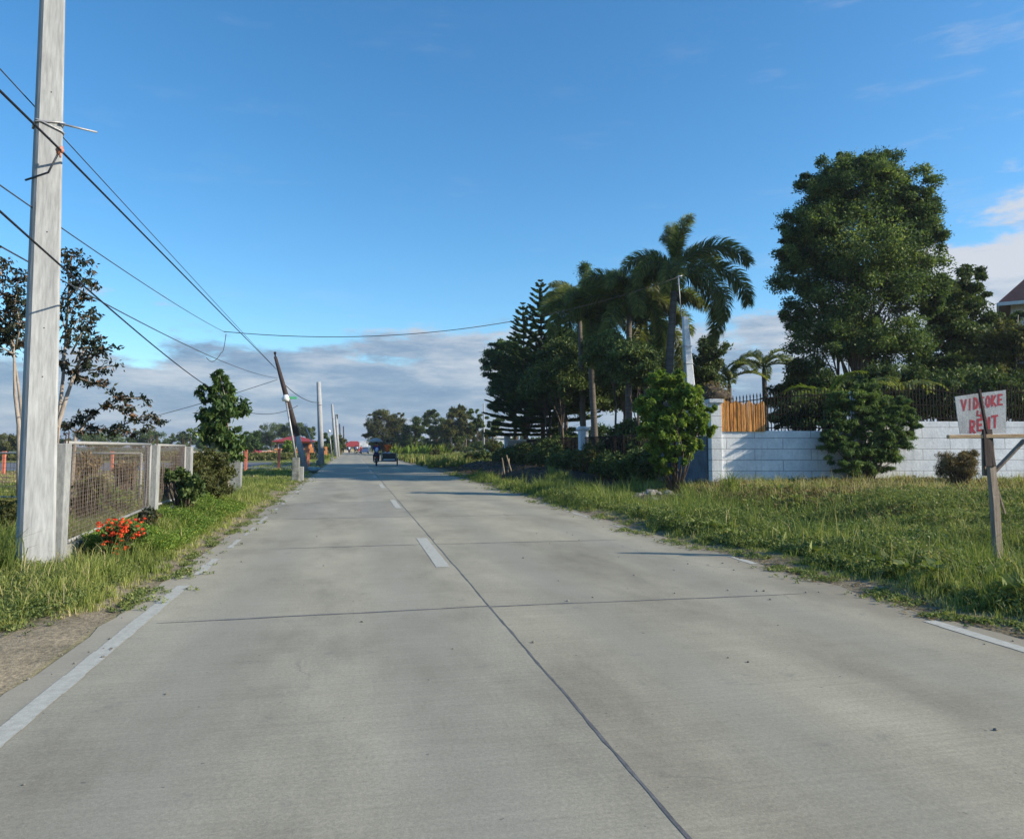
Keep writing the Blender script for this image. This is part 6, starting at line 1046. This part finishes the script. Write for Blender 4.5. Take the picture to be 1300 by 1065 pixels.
# creeping sprigs that reach over the slab edge
for sd_, ef_, lab_ in ((1, edgeR, 'small creeping sprigs growing over the right slab edge'), (-1, edgeL, 'small creeping sprigs growing over the left slab edge')):
    n = 1500; Y = 4.5 * (45 / 4.5) ** RG.random(n); X = ef_(Y) - sd_ * RG.exponential(.10, n); k_ = lowf(X * 0 + 1, Y, 2.2) > .45; X, Y = X[k_], Y[k_]; cl = np.stack([X, Y, np.maximum(gh(X, Y), 0) + .02, np.full(len(X), .05)], 1); V, t_ = clump_leaves(cl, 12, .035, .014, RG, 0, .4, 1.3); o = quads('creeping_weeds', V, M['weed'], None, t_); tag(o, lab_, 'weeds', kind='stuff')
# broad leaved rosettes
X, Y = scatter(420, 5.7, 12, 5, 20, 1.2, RG, kd); k = len(X); i_ = np.repeat(np.arange(k), 9); az = RG.uniform(0, 6.28, len(i_)); el_ = RG.uniform(.25, 1.0, len(i_)); D = np.stack([np.cos(az) * np.cos(el_), np.sin(az) * np.cos(el_), np.sin(el_)], 1); ln = RG.uniform(.08, .2, len(i_)); C = np.stack([X, Y, gh(X, Y) + .08 + .12 * lowf(X, Y, 1.3)], 1)[i_] + D * ln[:, None] * .5; o = quads('broadleaf_weeds', leafq(C, D, np.tile([0, 0, 1.], (len(i_), 1)) + RG.normal(0, .3, (len(i_), 3)), ln, ln * .42), M['weed'], None, np.clip(RG.normal(.5, .2, len(i_)), 0, 1)); tag(o, 'broad leaved rosettes scattered through the right verge', 'weeds', kind='stuff')
# long blades by the big pole
n = 420; t = thing('grass_tussock', 'tall dark grass tussock with long arching blades left of the big pole', 'grass tussock', gp(-8, 8.4)); P0 = np.array(gp(-8, 8.4)); P = P0[None] + np.c_[RG.normal(-.15, .18, (n, 1)), RG.normal(0, .2, (n, 1)), np.zeros(n)]; V, ti = blades(P, RG.uniform(.3, .7, n), np.full(n, .012), RG, .9, np.clip(RG.normal(.08, .1, n), 0, 1)); quads('blades', V, M['grass'], t, ti)
for i, (px, z, nn, hh) in enumerate(((1075, 11.5, 60, .55), (1205, 10.4, 40, .5), (985, 14, 50, .5), (925, 21.5, 90, .95), (870, 22.3, 60, .7), (1150, 13.5, 50, .5))):
    b = gp(px, z); t = thing('grass_tussock', ('long bladed tussock left of the sign in the verge', 'tussock of long blades close beside the sign post', 'tussock in the middle of the right verge', 'tall upright grass tuft against the corner pillar', 'grass tuft between rubble and corner pillar', 'tussock in front of the feathery bush')[i], 'grass tussock', b, 'long bladed grass tufts on the right verge'); P = np.array(b)[None] + np.c_[RG.normal(0, .12, (nn, 2)), np.zeros(nn)]; V, ti = blades(P, RG.uniform(.5, 1.0, nn) * hh, np.full(nn, .014 + z * .0003), RG, .8, np.clip(RG.normal(.3, .12, nn), 0, 1)); quads('blades', V, M['grass'], t, ti)
# far field grass right
grass('field_grass', 'tall sunlit grass of the field left of the garden', 110000, (5.3, 60, 44, 150), 1.5, lambda X, Y: .35 + .45 * lowf(X, Y, .12), .02, 'grass_field', lambda X, Y: ((zc(X, Y) > 60) | ((X < 7.5) & (Y > 52))) & (X - 5.3 > 0), .5, lambda X, Y: .22 * lowf(X, Y, .1) + .1)
grass('field_grass', 'rough grass left of the road in the distance', 30000, (-60, -3, 95, 200), 1.2, lambda X, Y: .3 + .2 * lowf(X, Y, .1), .03, 'grass_field', None, .5, None)
# dry sticks on the dark bank
n = 2600; X, Y = scatter(n, 6, 13, 27, 60, 1.0, RG, lambda X, Y: bank(X, Y)); k = len(X); C = np.stack([X, Y, gh(X, Y) + .04], 1); o = quads('leaf_litter', leafq(C, RG.normal(size=(k, 3)) * [1, 1, .3], np.tile([0, 0, 1.], (k, 1)), RG.uniform(.08, .4, k), RG.uniform(.02, .1, k)), M['leaf_dry'], None, RG.random(k) * .6); tag(o, 'fallen leaves and debris on the dark soil bank', 'leaf litter', kind='stuff')
# pebbles on the road
mb = MB(); rr = random.Random(12)
for k in range(70):
    x = rr.choice([rr.uniform(3.2, 5.2), rr.uniform(-1.9, 5), rr.uniform(-2.1, -1.7)]); y = rr.uniform(3.2, 14); s_ = rr.uniform(.006, .016); mb.ball((x, y, s_ * .4), (s_, s_ * .8, s_ * .6), 6, 4, .2)
o = mb.build('gravel', M['stone']); tag(o, 'loose pebbles scattered on the road slab', 'gravel', kind='stuff')
# ------------------------------------------------------------------ air
m = bpy.data.materials.new('thin_haze'); m.use_nodes = True; nt = m.node_tree; nt.nodes.clear(); out = nt.nodes.new('ShaderNodeOutputMaterial'); pv = N(nt, 'VolumePrincipled'); pv.inputs['Color'].default_value = (.86, .92, 1, 1); pv.inputs['Density'].default_value = .0003; pv.inputs['Anisotropy'].default_value = .3; L(nt, pv.outputs[0], out.inputs['Volume'])
mb = MB(); mb.box((0, 2800, 22), (6100, 6500, 48)); o = mb.build('haze', m); tag(o, kind='stuff', label='thin pale haze in the air', cat='haze'); o.display_type = 'WIRE'
